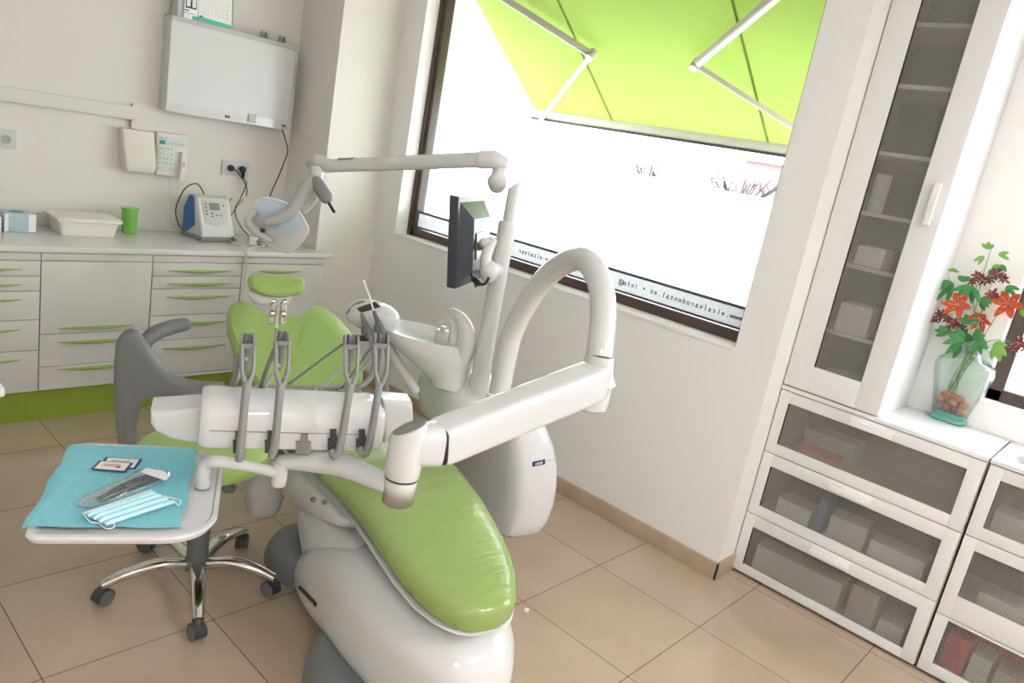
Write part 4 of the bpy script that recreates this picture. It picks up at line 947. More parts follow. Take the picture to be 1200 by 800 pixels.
# cuspidor bowl
bc_ = P(497, 392, 2.80)
def BR(ru, rv, dz, du_=0, dv_=0, pw=2.0, tilt=0, n=36):
    out = []
    for k in range(n):
        th = 2*PI*k/n; a, s = math.cos(th), math.sin(th)
        out.append(bc_ + hd_*(ru*a+dv_) + V((fw.x, fw.y, 0)).normalized()*(rv*s+du_) + UZ*(dz + tilt*ru*a))
    return out
b = NB()
fwh = V((fw.x, fw.y, 0)).normalized(); DB = 2.86; kpx = DB/F
def BY(px, py, ru, fr_, pw=2.2, n=40, dz=0):
    c = P(px, py, DB); return [c + hd_*(ru*math.copysign(abs(math.cos(t_))**(2/pw), math.cos(t_))) + fwh*(ru*fr_*math.copysign(abs(math.sin(t_))**(2/pw), math.sin(t_))) + UZ*(dz-.075*ru*math.cos(t_)) for t_ in [2*PI*k/n for k in range(n)]]
outer = [(526, 452, 22, .8), (526, 446, 24, .8), (522, 438, 29, .78), (516, 427, 37, .76), (510, 415, 46, .74), (504, 404, 53, .72), (500, 394, 56.5, .7), (499, 390, 57, .7)]
inner = [(499, 389.5, 55, .7), (500, 394, 50, .68), (504, 402, 36, .66), (508, 406, 14, .66)]
loft(b, [BY(x, y, r_*kpx, f_) for x, y, r_, f_ in outer+inner])
bowl = obj('cuspidor_bowl', b, white, du)
b = NB(); rtube(b, [P(528, 434, 2.86), P(541, 418, 2.83), P(546.5, 400, 2.80), P(545, 384, 2.785), P(539, 372, 2.79), P(530, 364, 2.80)], [.048, .044, .038, .031, .022, .012], n=20, sub=6); obj('bowl_fin', b, white, du)
b = NB(); cc = P(519, 388, 2.90); cyl(b, cc-UZ*.05, cc+UZ*.005, .026); cyl(b, cc+UZ*.005, cc+UZ*.02, .012); tube(b, [cc+hd_*.03-UZ*.04, cc+hd_*.03+UZ*.03, cc+hd_*.01+UZ*.045, cc-hd_*.02+UZ*.03], .006, n=8); obj('bowl_filter', b, white_s, du)
# assistant arm + console
b = NB(); rtube(b, [P(452, 400, 2.86), P(466, 425, 2.84), P(486, 456, 2.80)], .019, n=16); obj('console_arm', b, white, du)
b = NB(); ell(b, P(453, 386, 2.85), .026, .026, .028); obj('console_joint', b, white, du)
kc = P(437, 370, 2.85)
KM = Matrix((hd_, V((fw.x, fw.y, 0)).normalized(), UZ)).transposed() @ Matrix.Rotation(-.12, 3, 'Y').inverted()
b = NB(); ell(b, kc, .105, .07, .058, KM, pw=2.3); kon = obj('assistant_console', b, white, du)
kn = (KM @ V((-.35, -1, .55))).normalized()
b = NB(); kp_ = [PP(x, y, P(432, 358, 2.78), kn) for x, y in ((417, 361), (440, 353), (446, 359), (423, 366))]; prism(b, kp_, kn*.004-kn*.008, .0005); obj('console_display', b, dark, kon)
b = NB(); rtube(b, [P(407, 366, 2.80), P(415, 357, 2.80), P(425, 353, 2.80)], .008, n=10, flat=.5); obj('console_grip', b, grey, kon)
b = NB(); tube(b, [P(412, 396, 2.80), P(432, 396, 2.78)], .011, n=10, pw=4, smooth=False); obj('instrument_rest', b, dark, kon)
for (pts, lab) in (([(424, 367), (427, 377), (431, 388), (433, 396)], 0), ([(438, 364), (442, 374), (446, 386), (449, 396)], 1)):
    b = NB(); tube(b, [P(x, y, 2.74) for x, y in pts], [.006, .010, .017, .013], n=12); p = P(pts[2][0]-4, pts[2][1]-2, 2.73); ell(b, p, .012, .012, .02, n=12, m=8)
    sh = obj('suction_handpiece', b, grey_b, du)
    if lab: 
        b = NB(); tube(b, [P(438, 364, 2.74), P(433, 348, 2.72), P(427, 331, 2.71)], .0035, n=8); ell(b, P(426.5, 330, 2.71), .006, .006, .006, n=8, m=6); obj('saliva_ejector', b, paper, sh)
    b = NB(); x0 = pts[3][0]
    if lab == 0: tube(b, [P(434, 394, 2.74), P(438, 412, 2.70), P(438, 432, 2.66), P(430, 447, 2.62), P(412, 456, 2.56), P(385, 460, 2.5), P(360, 475, 2.55)], .010, n=10)
    else: tube(b, [P(449, 396, 2.74), P(455, 420, 2.72), P(452, 445, 2.72), P(458, 470, 2.74), P(480, 480, 2.76)], .010, n=10)
    obj('suction_hose', b, grey, du)
# sticker on the body, laid on the front surface
sk = thing('x', 'x', 'x'); bpy.data.objects.remove(sk)
b = NB(); SM = Matrix.Translation(P(637, 541, 2.55)) 
STICK = True

# ================================================================ DELIVERY TABLE
dt = thing('instrument_table', 'white instrument delivery head with whip arms on a long hinged arm', 'instrument table', P(480, 545, 1.70))
# long arm
a0, a1 = P(512, 519, 1.73), P(694, 447, 2.14)
b = NB(); tube(b, [a0, a0.lerp(a1, .02), a0.lerp(a1, .08), a0.lerp(a1, .9), a1, a1+(a1-a0).normalized()*.03, a1+(a1-a0).normalized()*.045], [.0405, .043, .044, .047, .047, .042, .030], n=40, flat=1.12, up=(0, 0, 1), pw=6, smooth=False); arm = obj('spring_arm', b, white, dt)
ah = (a1-a0).normalized()
b = NB(); tube(b, [a0-ah*.003, a0+ah*.0], [.040, .040], n=40, flat=1.12, up=(0, 0, 1), pw=6, smooth=False); obj('arm_gasket', b, dark, arm)
# elbow collar under the arched tube
e0 = P(704, 414, 2.15); e1 = P(700, 452, 2.14)
b = NB(); lathe(b, [(.050, -.030), (.062, -.026), (.060, -.018), (.050, -.004), (.044, .03), (.0412, .055)], V((e0.x, e0.y, e0.z-.058))); obj('elbow_collar', b, white, dt)
b = NB(); lathe(b, [(.040, -.02), (.052, -.01), (.054, .02), (.052, .075), (.048, .085)], V((e0.x, e0.y, e0.z-.058-.092))); obj('elbow', b, white, dt)
b = NB(); lathe(b, [(.0412, 0), (.0412, .0016)], V((e0.x, e0.y, e0.z-.003))); obj('elbow_ring', b, grey, dt)
# joint
j1 = P(478, 512, 1.68); jx, jy = j1.x, j1.y
zz = lambda px, py: PP(px, py, j1, V((fw.x, fw.y, 0))).z
zt_, zm_, zb_ = zz(476, 500), zz(471, 558), zz(470, 590)
rt = [[V((jx, jy, 0))+V((rr*math.cos(a), rr*math.sin(a), z+(.020*(V((math.cos(a), math.sin(a), 0)).dot(hd_)) if top else 0))) for a in [2*PI*k/32 for k in range(32)]] for rr, z, top in ((.038, zm_+.001, 0), (.040, zm_+.006, 0), (.041, zm_+.03, 0), (.0415, zt_-.012, 1), (.0395, zt_-.002, 1), (.037, zt_, 1))]
b = NB(); loft(b, rt); jt = obj('knuckle', b, white, dt)
rt = [[V((jx, jy, 0))+V((rr*math.cos(a), rr*math.sin(a), z+(.020*(V((math.cos(a), math.sin(a), 0)).dot(hd_))))) for a in [2*PI*k/32 for k in range(32)]] for rr, z in ((.0345, zt_+.0005), (.034, zt_+.003))]
b = NB(); loft(b, rt); obj('knuckle_cap', b, grey, jt, label='grey oval cap')
b = NB(); jc = V((jx, jy, (zt_+zm_)/2+.015)); tube(b, [jc+ah*.0, jc.lerp(a0, .5), a0-ah*.002], [.038, .042, .044], n=32, flat=1.12, up=(0, 0, 1), pw=3.4, smooth=False); obj('arm_socket', b, white, dt)
b = NB(); lathe(b, [(.036, zb_+.006), (.030, zb_), (.036, zb_+.006), (.0375, zm_-.004), (.036, zm_)], (jx, jy, 0)); 
lj = obj('lower_knuckle', b, white, dt)
b = NB(); lathe(b, [(.0385, zm_-.003), (.0385, zm_+.002)], (jx, jy, 0)); obj('knuckle_ring', b, dark, lj)
# head frame
HX = V((math.cos(math.radians(-26)), math.sin(math.radians(-26)), 0)); HY = V((-HX.y, HX.x, 0)); HO = P(345, 505, 1.75)
def HH(x, y, z): return V((HO.x, HO.y, 0)) + HX*x + HY*y + UZ*z
def hplane(px, py, y=0): 
    p = PP(px, py, HO+HY*y, HY); return p
hl, hr_ = hplane(234, 500), hplane(452, 500); xl = (hl-HO).dot(HX); xr = (hr_-HO).dot(HX)
zlo = hplane(340, 529).z; zseam = hplane(340, 506).z; ztop = hplane(340, 479).z
prof = [(.014, zlo), (.004, zlo+.004), (.0, zlo+.014), (-.004, zseam), (-.003, zseam+.016), (.0, zseam+.03), (.006, ztop-.012), (.015, ztop-.001), (.028, ztop+.006), (.05, ztop+.009), (.10, ztop+.009), (.125, ztop+.004), (.14, ztop-.012), (.145, zseam), (.14, zlo+.02), (.12, zlo)]
def hsec(x, s=1):
    cy = .07; cz = (zlo+ztop)/2; return [HH(x, cy+(y-cy)*s, cz+(z-cz)*s) for y, z in prof]
b = NB(); loft(b, [hsec(xl, .9), hsec(xl+.006, .97), hsec(xl+.018, 1), hsec(xr-.03, 1), hsec(xr-.012, .95), hsec(xr, .82)]); head = obj('delivery_head', b, white, dt)
b = NB(); prism(b, [HH(x, -.0062, zseam+.0006) for x in (xl+.02,)] + [HH(xr-.035, -.0062, zseam+.0006), HH(xr-.035, -.0062, zseam-.0006), HH(xl+.02, -.0062, zseam-.0006)], HY*.004); obj('seam_line', b, grey, head)
# side handle block at the left
sl_ = [(176, 483), (238, 478), (238, 522), (200, 515), (182, 506), (176, 497)]
b = NB(); prism(b, [hplane(x, y, .05) for x, y in sl_], HY*.10, .012, 3); obj('side_pod', b, white, dt)
b = NB(); prism(b, [hplane(x, y, .03) for x, y in ((450, 470), (484, 473), (486, 505), (450, 520))], HY*.08, .012, 3); obj('side_pod', b, white, dt)
# rear rail
b = NB(); rail_px = [(262, 459), (300, 457.5), (350, 457), (400, 456.5), (420, 455)]; tube(b, [hplane(x, y, .165) for x, y in rail_px], .011, n=10, pw=4); rail = obj('rear_rail', b, grey, dt)
b = NB(); 
for x in (270, 304, 338, 370, 400): p = hplane(x, 460, .15); ell(b, p, .010, .010, .010, n=12, m=8)
obj('rail_knob', b, grey_s, rail)
# support arm below the head, swinging to the knuckle
b = NB(); rtube(b, [P(332, 541, 1.80), P(370, 541, 1.80), P(410, 548, 1.77), V((jx, jy, (zb_+zm_)/2))-V((0, 0, 0))], [.020, .030, .030, .024], n=20, flat=.85); obj('support_arm', b, white_s, dt)
b = NB(); pq = P(328, 552, 1.80); lathe(b, [(.017, -.036), (.019, -.032), (.019, .02), (.017, .024)], pq); obj('tray_hinge', b, white, dt)
# whip arms
GX = lambda px, base: base+(px-340)*.00077
whips = [dict(tip=(279.5, 540), hook=[(281.5, 533), (282.5, 518)], split=(289.5, 446), l=(283, 390), r=(297.5, 390), bar=404, rods=[((285.5, 402), (270, 459)), ((289, 420), (275, 452))]),
         dict(tip=(317, 536), hook=[(321, 526), (323.5, 508)], split=(329, 447), l=(322.5, 388), r=(338, 389), bar=401, rods=[((322, 408), (303, 458)), ((327, 428), (306, 459))]),
         dict(tip=(388, 527), hook=[(391, 534), (397, 528), (402, 505)], split=(411, 448), l=(404, 392), r=(419, 393), bar=405, rods=[((403, 402), (338, 450)), ((407, 425), (371, 460))]),
         dict(tip=(421.5, 524), hook=[(424.5, 531.5), (431, 527), (436.5, 500)], split=(445, 447), l=(439, 391), r=(454, 393), bar=404, rods=[((437, 404), (400, 456)), ((440, 415), (402, 459))])]
for wi, w in enumerate(whips):
    W_ = lambda p, o=0: P(p[0], p[1], GX(p[0], 1.665+o))
    b = NB(); n_ = len(w['hook'])
    tube(b, [W_(w['tip'], -.0)]+[W_(h_, -.005) for h_ in w['hook']]+[W_(((w['hook'][-1][0]+w['split'][0])/2, (w['hook'][-1][1]+w['split'][1])/2), -.012), W_((w['split'][0]-.2, w['split'][1]+2), -.01)], [.0068, .0085]+[.0082]*(n_-1)+[.0078, .0085], n=12, pw=3)
    for s in ('l', 'r'):
        e = w[s]; k = .55 if s == 'l' else .7
        m_ = (w['split'][0]+(e[0]-w['split'][0])*.9, w['split'][1]-13)
        tube(b, [W_((w['split'][0]+(e[0]-w['split'][0])*.2, w['split'][1]+4), -.01), W_((w['split'][0]+(e[0]-w['split'][0])*.6, w['split'][1]-4), -.01), W_(m_, -.008), W_((e[0]+.3, w['bar']+6), -.004), W_((e[0], w['bar']), 0)], [.006, .005, .004, .0042, .005], n=10, pw=3)
        p = W_((e[0], (w['bar']+e[1])/2)); lathe(b, [(.0, -.0022), (.013, -.0022), (.013, .0022), (.0, .0022)], p, HX, 20, sx=1.0)
    tube(b, [W_((w['l'][0]-1, w['bar']+1)), W_((w['r'][0]+1, w['bar']+1))], .0062, n=10, pw=4, smooth=False)
    wo = obj('whip_arm', b, grey, dt)
    b = NB(); p = W_(((w['l'][0]+w['r'][0])/2, w['bar']-7), .012); lathe(b, [(.011, -.009), (.014, -.007), (.011, 0), (.014, .007), (.011, .009)], p, HX, 18); obj('roller', b, grey_b, wo)
    b = NB(); c_ = (w['l'][0]+w['r'][0])/2; tube(b, [W_((c_, w['bar']+2), .014), W_((c_, w['bar']+16), .02), W_((c_-2, w['bar']+33), .02)], [.008, .0075, .003], n=10); obj('strap', b, grey, wo)
    for ri, (s, e) in enumerate(w['rods']):
        b = NB(); tube(b, [W_(s, .01), hplane(e[0], e[1], .152)], (.0052 if wi < 2 else .0032) if ri == 0 else (.0045 if wi < 2 else .0028), n=8, smooth=False); obj('tension_rod', b, grey if ri == 0 else grey_s, wo)
    # holder slot
    hx_, hy_ = (w['tip'][0]-1, 517) if wi < 2 else (w['tip'][0]+2, 515)
    b = NB(); prism(b, [hplane(x, y, -.012) for x, y in ((hx_-2.5, hy_-11), (hx_+4.5, hy_-11), (hx_+4.5, hy_-3), (hx_+6, hy_-3), (hx_+6, hy_+14), (hx_-5.5, hy_+14), (hx_-5.5, hy_), (hx_-2.5, hy_))], HY*.012, .0015); obj('holder_slot', b, dark, head)
b = NB(); prism(b, [hplane(x, y, -.008) for x, y in ((353, 509), (361, 509), (361.5, 518), (364.5, 518), (364.5, 532), (347, 532), (347, 518), (352, 518))], HY*.008, .0015); obj('holder_slot', b, grey, head, label='empty grey holder slot')

# tray
t0 = dt
TZ = .800
TX = V((.249, -.140, 0)).normalized(); TY = V((-TX.y, TX.x, 0)); TO = V((.405, 1.487, 0))
def TT(x, y, z): return TO + TX*x + TY*y + UZ*z
def tring(x0, x1, y0, y1, z, r, rr, k=8):
    out = []
    for cx_, cy_, a0_, r_ in ((x1-rr, y1-rr, 0, rr), (x0+r, y1-r, 90, r), (x0+r, y0+r, 180, r), (x1-rr*.8, y0+rr*.8, 270, rr*.8)):
        for i in range(k+1): a = math.radians(a0_+90*i/k); out.append(TT(cx_+r_*math.cos(a), cy_+r_*math.sin(a), z))
    return out
b = NB(); loft(b, [tring(.03, .325, -.018, .385, TZ-.022, .02, .11), tring(.012, .345, -.03, .40, TZ-.016, .025, .12), tring(.008, .35, -.034, .404, TZ-.006, .025, .125), tring(.010, .348, -.032, .402, TZ, .025, .123), tring(.018, .34, -.024, .394, TZ+.001, .02, .118), tring(.022, .336, -.02, .39, TZ-.003, .02, .115)])
obj('tray_plate', b, white, t0)
b = NB(); tp = V((PL(237, 571, 2, TZ).x, PL(237, 571, 2, TZ).y, 0)); tube(b, [tp+UZ*(TZ-.002), tp+UZ*(TZ+.035), tp+UZ*(TZ+.065)+ (P(262, 541, 1.72)-tp-UZ*(TZ+.085))*.18, P(262, 541, 1.70), P(300, 548, 1.76), P(322, 553, 1.79)], [.0155, .0155, .016, .014, .0125, .0125], n=16, sub=6); obj('swivel_arm', b, white_s, t0)
b = NB(); lathe(b, [(.0165, 0), (.0165, .004)], tp+UZ*(TZ-.001)); obj('swivel_ring', b, grey, t0)
b = NB()
g = 24; 
def drape(i, j, n=24, m_=30):
    x = .0+.283*i/n; y = .0+.383*j/m_; x += .0; z = TZ+.0042
    z += .0012*math.sin(i*1.9+j*.4)*math.sin(j*.7)
    for c in (.33, .66): z += .0018*math.exp(-((j/m_-c)*26)**2)
    z += .0018*math.exp(-((i/n-.62)*22)**2)
    if x < .01 or y < .0: z -= .004
    return TT(x+ -.003*math.sin(j*.5), y+.002*math.sin(i*.6)*(1 if j in (0, m_) else 0), z)
G = [[b.verts.new(drape(i, j)) for j in range(31)] for i in range(25)]
G2 = [[b.verts.new(drape(i, j)-UZ*.0012) for j in range(31)] for i in range(25)]
for i in range(24):
    for j in range(30):
        b.faces.new((G[i][j], G[i+1][j], G[i+1][j+1], G[i][j+1])); b.faces.new((G2[i][j], G2[i][j+1], G2[i+1][j+1], G2[i+1][j]))
for i in range(24):
    b.faces.new((G[i][0], G2[i][0], G2[i+1][0], G[i+1][0])); b.faces.new((G[i][30], G[i+1][30], G2[i+1][30], G2[i][30]))
for j in range(30):
    b.faces.new((G[0][j], G[0][j+1], G2[0][j+1], G2[0][j])); b.faces.new((G[24][j], G2[24][j], G2[24][j+1], G[24][j+1]))
dr = tag(obj('paper_drape', b, drape_m), 'turquoise paper sheet covering the instrument tray', 'drape')
ZD = TZ+.0075
def on_t(px, py, dz=0): return PL(px, py, 2, ZD+dz)
# labels
for i, (quad, lab) in enumerate((([(126.0, 535.5), (166, 538.5), (159, 549), (150, 548.5)], 'rear one of two small paper labels with dark blue borders on the drape'), ([(107.5, 549.5), (117, 539.5), (155, 543), (147.5, 553)], 'front one of two small paper labels with dark blue borders on the drape'))):
    P4 = [on_t(x, y, .001+.0018*i) for x, y in quad]
    if i == 0: P4 = [on_t(124, 535.5, .001), on_t(166.5, 538, .001), on_t(159, 549.5, .001), on_t(117, 546, .001)]
    else: P4 = [on_t(116.5, 539.8, .0028), on_t(156, 542.5, .0028), on_t(147.5, 553, .0028), on_t(106.5, 549.6, .0028)]
    c = sum(P4, V())/4
    t = thing('indicator_label', lab, 'label', c, group='paper labels on the drape')
    b = NB(); prism(b, P4, UZ*.0008); obj('border', b, navy, t)
    b = NB(); prism(b, [c+(p-c)*.86+UZ*.0008 for p in P4], UZ*.0003); cc_ = obj('face', b, mat('label paper', (.80, .72, .72), .6), t)
    b = NB(); e1 = P4[1]-P4[0]; e2 = P4[3]-P4[0]
    for fx_, fy_, ww, hh in ((.22, .35, .5, .06), (.2, .5, .55, .05), (.62, .55, .14, .14)): prism(b, [P4[0]+e1*(fx_+a)+e2*(fy_+c2)+UZ*.0011 for a, c2 in ((0, 0), (ww, 0), (ww, hh), (0, hh))], UZ*.0002)
    obj('print', b, mat('brown ink', (.25, .12, .12), .6), cc_)
# instrument pouch
t = thing('instrument_pouch', 'clear sterilisation pouch holding steel dental instruments on the drape', 'pouch', on_t(150, 572))
pp_ = [(91, 590), (97, 584), (122, 572), (148, 561), (166, 551), (193, 552), (199, 556), (196, 562), (180, 568), (155, 577), (135, 586), (110, 594), (96, 593)]
b = NB(); bot = [on_t(x, y, .0012) for x, y in pp_]; prism(b, bot, UZ*.0004); obj('paper_back', b, mat('pale blue pouch paper', (.62, .74, .76), .7), t)
b = NB(); c = sum(bot, V())/len(bot); n_ = 40
def pr(f_, h):
    pts = cat(bot+[bot[0]], 4)[:-1]; return [c+(p-c)*f_+UZ*(h+.0022*math.sin(i*1.7+f_*19)*math.sin(i*.6)) for i, p in enumerate(pts)]
loft(b, [pr(1, .002), pr(.96, .004), pr(.85, .009), pr(.7, .0105), pr(.5, .011), pr(.25, .0115), pr(.05, .012)]); obj('film', b, film_m, t)
b = NB(); prism(b, [on_t(x, y, .0142) for x, y in ((164, 553), (172, 548.5), (192, 552), (198.5, 558), (194, 563))], UZ*.0008); obj('paper_flap', b, paper, t)
for (s_, m_, e_) in (((114, 587), (140, 573), (184, 558)), ((112, 584), (150, 568), (180, 556)), ((118, 588), (150, 574), (186, 561)), ((116, 584), (145, 567), (176, 555))):
    b = NB(); tube(b, [on_t(*s_, .005), on_t(*m_, .006), on_t(*e_, .006)], [.0014, .0026, .0034, .002], n=8); obj('steel_instrument', b, mat('dark steel', (.16, .15, .14), .35, metal=.5) if 'dark steel' not in MATS else MATS['dark steel'], t)
# face mask
t = thing('face_mask', 'folded pale blue surgical face mask with white edges and ear loops', 'mask', on_t(150, 597))
mq = [on_t(97, 602.5, .003), on_t(177, 575.5, .003), on_t(205, 589, .003), on_t(124, 615.5, .003)]
e1 = mq[1]-mq[0]; e2 = mq[3]-mq[0]; e3 = mq[2]-mq[1]
b = NB(); rings = []
for j in range(25):
    s = j/24; z = .0025*math.sin(s*PI) + .007*(((s*4+.15) % 1)**1.5)
    row = [mq[0].lerp(mq[1], i/16)*(1-s)+mq[3].lerp(mq[2], i/16)*s + UZ*(z*(1 if 0 < i < 16 else .4)) for i in range(17)]
    rings.append(row)
R_ = [[b.verts.new(p) for p in r] for r in rings]; R2 = [[b.verts.new(p-UZ*.001) for p in r] for r in rings]
for j in range(24):
    for i in range(16):
        b.faces.new((R_[j][i], R_[j][i+1], R_[j+1][i+1], R_[j+1][i])); b.faces.new((R2[j][i], R2[j+1][i], R2[j+1][i+1], R2[j][i+1]))
obj('pleated_sheet', b, mask_m, t)
b = NB()
for s0, s1 in ((-.0, .09), (.91, 1.0)):
    prism(b, [mq[0].lerp(mq[3], s0)+UZ*.004, mq[1].lerp(mq[2], s0)+UZ*.004, mq[1].lerp(mq[2], s1)+UZ*.004, mq[0].lerp(mq[3], s1)+UZ*.004], UZ*.0006)
obj('edge_band', b, mask_w, t)
b = NB(); tube(b, [mq[0]+UZ*.002, on_t(106, 611, .003), on_t(116, 613, .002), on_t(124, 619, .002), on_t(133, 618, .002), on_t(133, 613, .002), mq[3]+UZ*.002], .0012, n=6); obj('ear_loop', b, mask_w, t)
b = NB(); tube(b, [mq[1].lerp(mq[2], .5)+UZ*.002, on_t(205, 584, .002), on_t(212, 587, .002), on_t(209, 592, .002), mq[2]+UZ*.002], .0012, n=6); obj('ear_loop', b, mask_w, t)

# ================================================================ STOOL
SC = V((1.135, 2.215, 0))
t = thing('operator_stool', 'rolling operator stool with green round seat, grey wrap backrest and chrome star base', 'stool', SC)
b = NB(); lathe(b, [(.05, .470), (.17, .473), (.195, .485), (.205, .51), (.20, .532), (.17, .545), (.05, .548), (.001, .546)], SC, n=40, sx=1.05); obj('seat', b, green_v, t)
b = NB(); lathe(b, [(.10, .452), (.12, .47), (.14, .473)], SC); obj('seat_plate', b, grey_b, t)
b = NB(); lathe(b, [(.034, .10), (.036, .13), (.034, .30), (.028, .31), (.0279, .455)], SC, n=28); obj('gas_column', b, grey_b, t)
b = NB(); lathe(b, [(.036, .075), (.045, .08), (.046, .105), (.038, .115)], SC); obj('hub', b, grey_b, t)
for cp in ((.852, 2.267), (1.02, 1.95), (1.325, 2.035), (1.385, 2.36), (1.085, 2.505)):
    e = V((cp[0], cp[1], 0)); d = (e-SC).normalized(); L_ = (e-SC).length
    b = NB(); tube(b, [SC+d*.03+UZ*.095, SC+d*(L_*.45)+UZ*.112, SC+d*(L_*.8)+UZ*.096, SC+d*(L_*1.02)+UZ*.073], [.024, .025, .021, .018], n=16, flat=.75, up=(0, 0, 1), pw=3); lg = obj('leg', b, chrome, t, label='polished chrome leg')
    b = NB(); nn = V((-d.y, d.x, 0)); ang_ = random.uniform(-.6, .6); nn = Matrix.Rotation(ang_, 3, 'Z') @ nn; wc = e+V((0, 0, .0275))
    for s in (-1, 1): cyl(b, wc+nn*(s*.005), wc+nn*(s*.023), .027)
    cyl(b, wc-nn*.006, wc+nn*.006, .012); tube(b, [wc+UZ*.012, wc+UZ*.045], .008, n=10, smooth=False)
    ca_ = obj('castor', b, grey_b, t)
    b = NB(); rings = []
    fwd = UZ.cross(nn)
    for k in range(9):
        a = math.radians(-10+200*k/8); c = wc+UZ*(.031*math.sin(a))+fwd*(.031*math.cos(a)); rings.append([c-nn*.019, c+nn*.019, c+nn*.019-(c-wc).normalized()*.003, c-nn*.019-(c-wc).normalized()*.003])
    loft(b, rings); obj('castor_hood', b, dark, ca_)
b = NB(); lv = PL(267, 566, 2, .45); tube(b, [SC+V((.10, -.05, .46)), lv+V((0, 0, .012))], .005, n=8, smooth=False); prism(b, [PP(x, y, lv, V((fw.x, fw.y, 0)).normalized()) for x, y in ((259, 561), (263, 562), (275, 574), (273, 578), (262, 578), (258, 572))], V((fw.x, fw.y, 0)).normalized()*.02, .003); obj('height_lever', b, grey_b, t)
# wrap backrest: upright blade, sweeping arm and upper stub
Dk = 2.12
bpts = [(134, 405), (137, 397), (143, 391), (151, 389), (159, 392), (166, 400), (174, 412), (186, 430), (199, 441), (216, 449), (238, 452), (262, 453), (262, 470), (238, 471), (215, 469), (190, 466), (176, 467), (166, 474), (161, 487), (158, 502), (158, 522), (158, 545), (140, 545), (137, 522), (134, 500), (131.5, 460), (132, 430)]
nf = V((fw.x, fw.y, 0)).normalized()
nf2 = (nf*.9+hd_*-.3).normalized(); pk = P(150, 460, Dk)
b = NB(); prism(b, [PP(x, y, pk, nf2) for x, y in bpts], nf2*.055, .022, 4); bk = obj('wrap_backrest', b, grey_b, t, ang=50)
b = NB(); rtube(b, [PP(160, 415, pk, nf2)+nf2*.06, PP(172, 404, pk, nf2)+nf2*.10, PP(190, 400, pk, nf2)+nf2*.14, PP(207, 399, pk, nf2)+nf2*.17], [.020, .022, .022, .020], n=16); obj('arm_stub', b, grey_b, bk)
b = NB(); gp = [(162, 396), (168, 402), (177, 414), (189, 431), (184, 430), (172, 416)]
prism(b, [PP(x, y, pk+nf2*.03, nf2) for x, y in gp], nf2*.035, .006, 2); obj('inner_pad', b, green_v, bk, label='green inner pad')
b = NB(); lo = PP(149, 540, pk, nf2)+nf2*.025; tube(b, [lo+UZ*.02, V((lo.x, lo.y, .47)), V((lo.x, lo.y, .44)).lerp(SC+UZ*.44, .25), SC+UZ*.455+(lo-SC).normalized()*.08], .014, n=12, flat=1.6); obj('backrest_bar', b, grey_b, t)

# ================================================================ OPERATING LAMP
lp = thing('operating_lamp', 'dental operating lamp with bluish reflector on a long horizontal arm', 'dental lamp', P(588, 212, 2.72))
r0_, l0_ = P(566, 187, 2.66), P(381, 194.5, 2.95)
b = NB(); tube(b, [l0_, l0_.lerp(r0_, .5), r0_], [.026, .028, .029], n=20, pw=2.6, smooth=False, flat=.95, up=(0,0,1)); am = obj('lamp_arm', b, white, lp)
b = NB(); tube(b, [l0_.lerp(r0_, .10)+UZ*.024-nf*.012, l0_.lerp(r0_, .2)+UZ*.024-nf*.012], .012, n=10, flat=.4, smooth=False); obj('arm_cover', b, grey, am)
b = NB(); rtube(b, [r0_+(l0_-r0_).normalized()*.01, P(578, 187, 2.66), P(588, 191, 2.67)], [.0315, .033, .026], n=20); obj('arm_knuckle', b, white, lp)
b = NB(); kk = P(586, 196, 2.67); lathe(b, [(.026, .0), (.026, -.028), (.032, -.036), (.038, -.05), (.036, -.062), (.030, -.07)], kk, n=28); pv = obj('pivot', b, white, lp)
b = NB(); lathe(b, [(.032, -.066), (.026, -.08), (.012, -.09), (.001, -.092)], kk, n=28); obj('pivot_cap', b, grey_s, pv)
b = NB(); rtube(b, [P(363, 192, 2.96), P(372, 190, 2.95), P(384, 194, 2.94)], [.018, .031, .028], n=18); obj('arm_knuckle', b, grey_s, lp)
k2 = P(371, 203, 2.95); b = NB(); lathe(b, [(.028, .03), (.028, -.0), (.026, -.03)], k2); obj('lamp_swivel', b, white, lp)
b = NB(); rtube(b, [P(366, 211, 2.93), P(358, 219, 2.90), P(349, 235, 2.87), P(338, 249, 2.84), P(325, 257, 2.82), P(313, 260, 2.81)], [.024, .026, .025, .021, .020, .018], n=18); obj('yoke_arm', b, mat('warm grey plastic', (.36, .36, .35), .35), lp)
b = NB(); rtube(b, [P(374, 213, 2.96), P(368, 232, 3.0), P(357, 247, 3.02)], [.018, .017, .014], n=14); obj('yoke_arm', b, white_s, lp)
b = NB(); rtube(b, [P(371, 214, 2.92), P(382, 231, 2.91)], .026, n=20); ht = obj('motor_housing', b, grey, lp)
b = NB(); tube(b, [P(383, 234, 2.91), P(392, 249, 2.91)], .006, n=10, smooth=False); obj('rod', b, black, ht)
ln = (P(325, 265, 2.9)-V((0, 0, HC))).normalized()*-1; lnn = (ln + UZ*-.25 + hd_*-.2).normalized(); lc = P(328, 266, 2.90)
lo_ = [(299, 241), (303, 234), (312, 231.5), (328, 235), (343, 242), (352, 250), (358, 261), (361, 268), (359, 275), (352, 284), (345, 292), (338, 295), (328, 292), (315, 285), (302, 275), (293, 266), (290, 257), (293, 249)]
pl = [PP(x, y, lc, lnn) for x, y in lo_]; cL = sum(pl, V())/len(pl)
b = NB(); loft(b, [[cL+(p-cL)*s_-lnn*h for p in pl] for s_, h in ((.90, -.012), (.97, -.010), (1.0, .0), (.99, .018), (.92, .035), (.7, .05), (.2, .058))]); hd__ = obj('lamp_head', b, mat('silver grey casing', (.56, .57, .58), .22, coat=.3), lp)
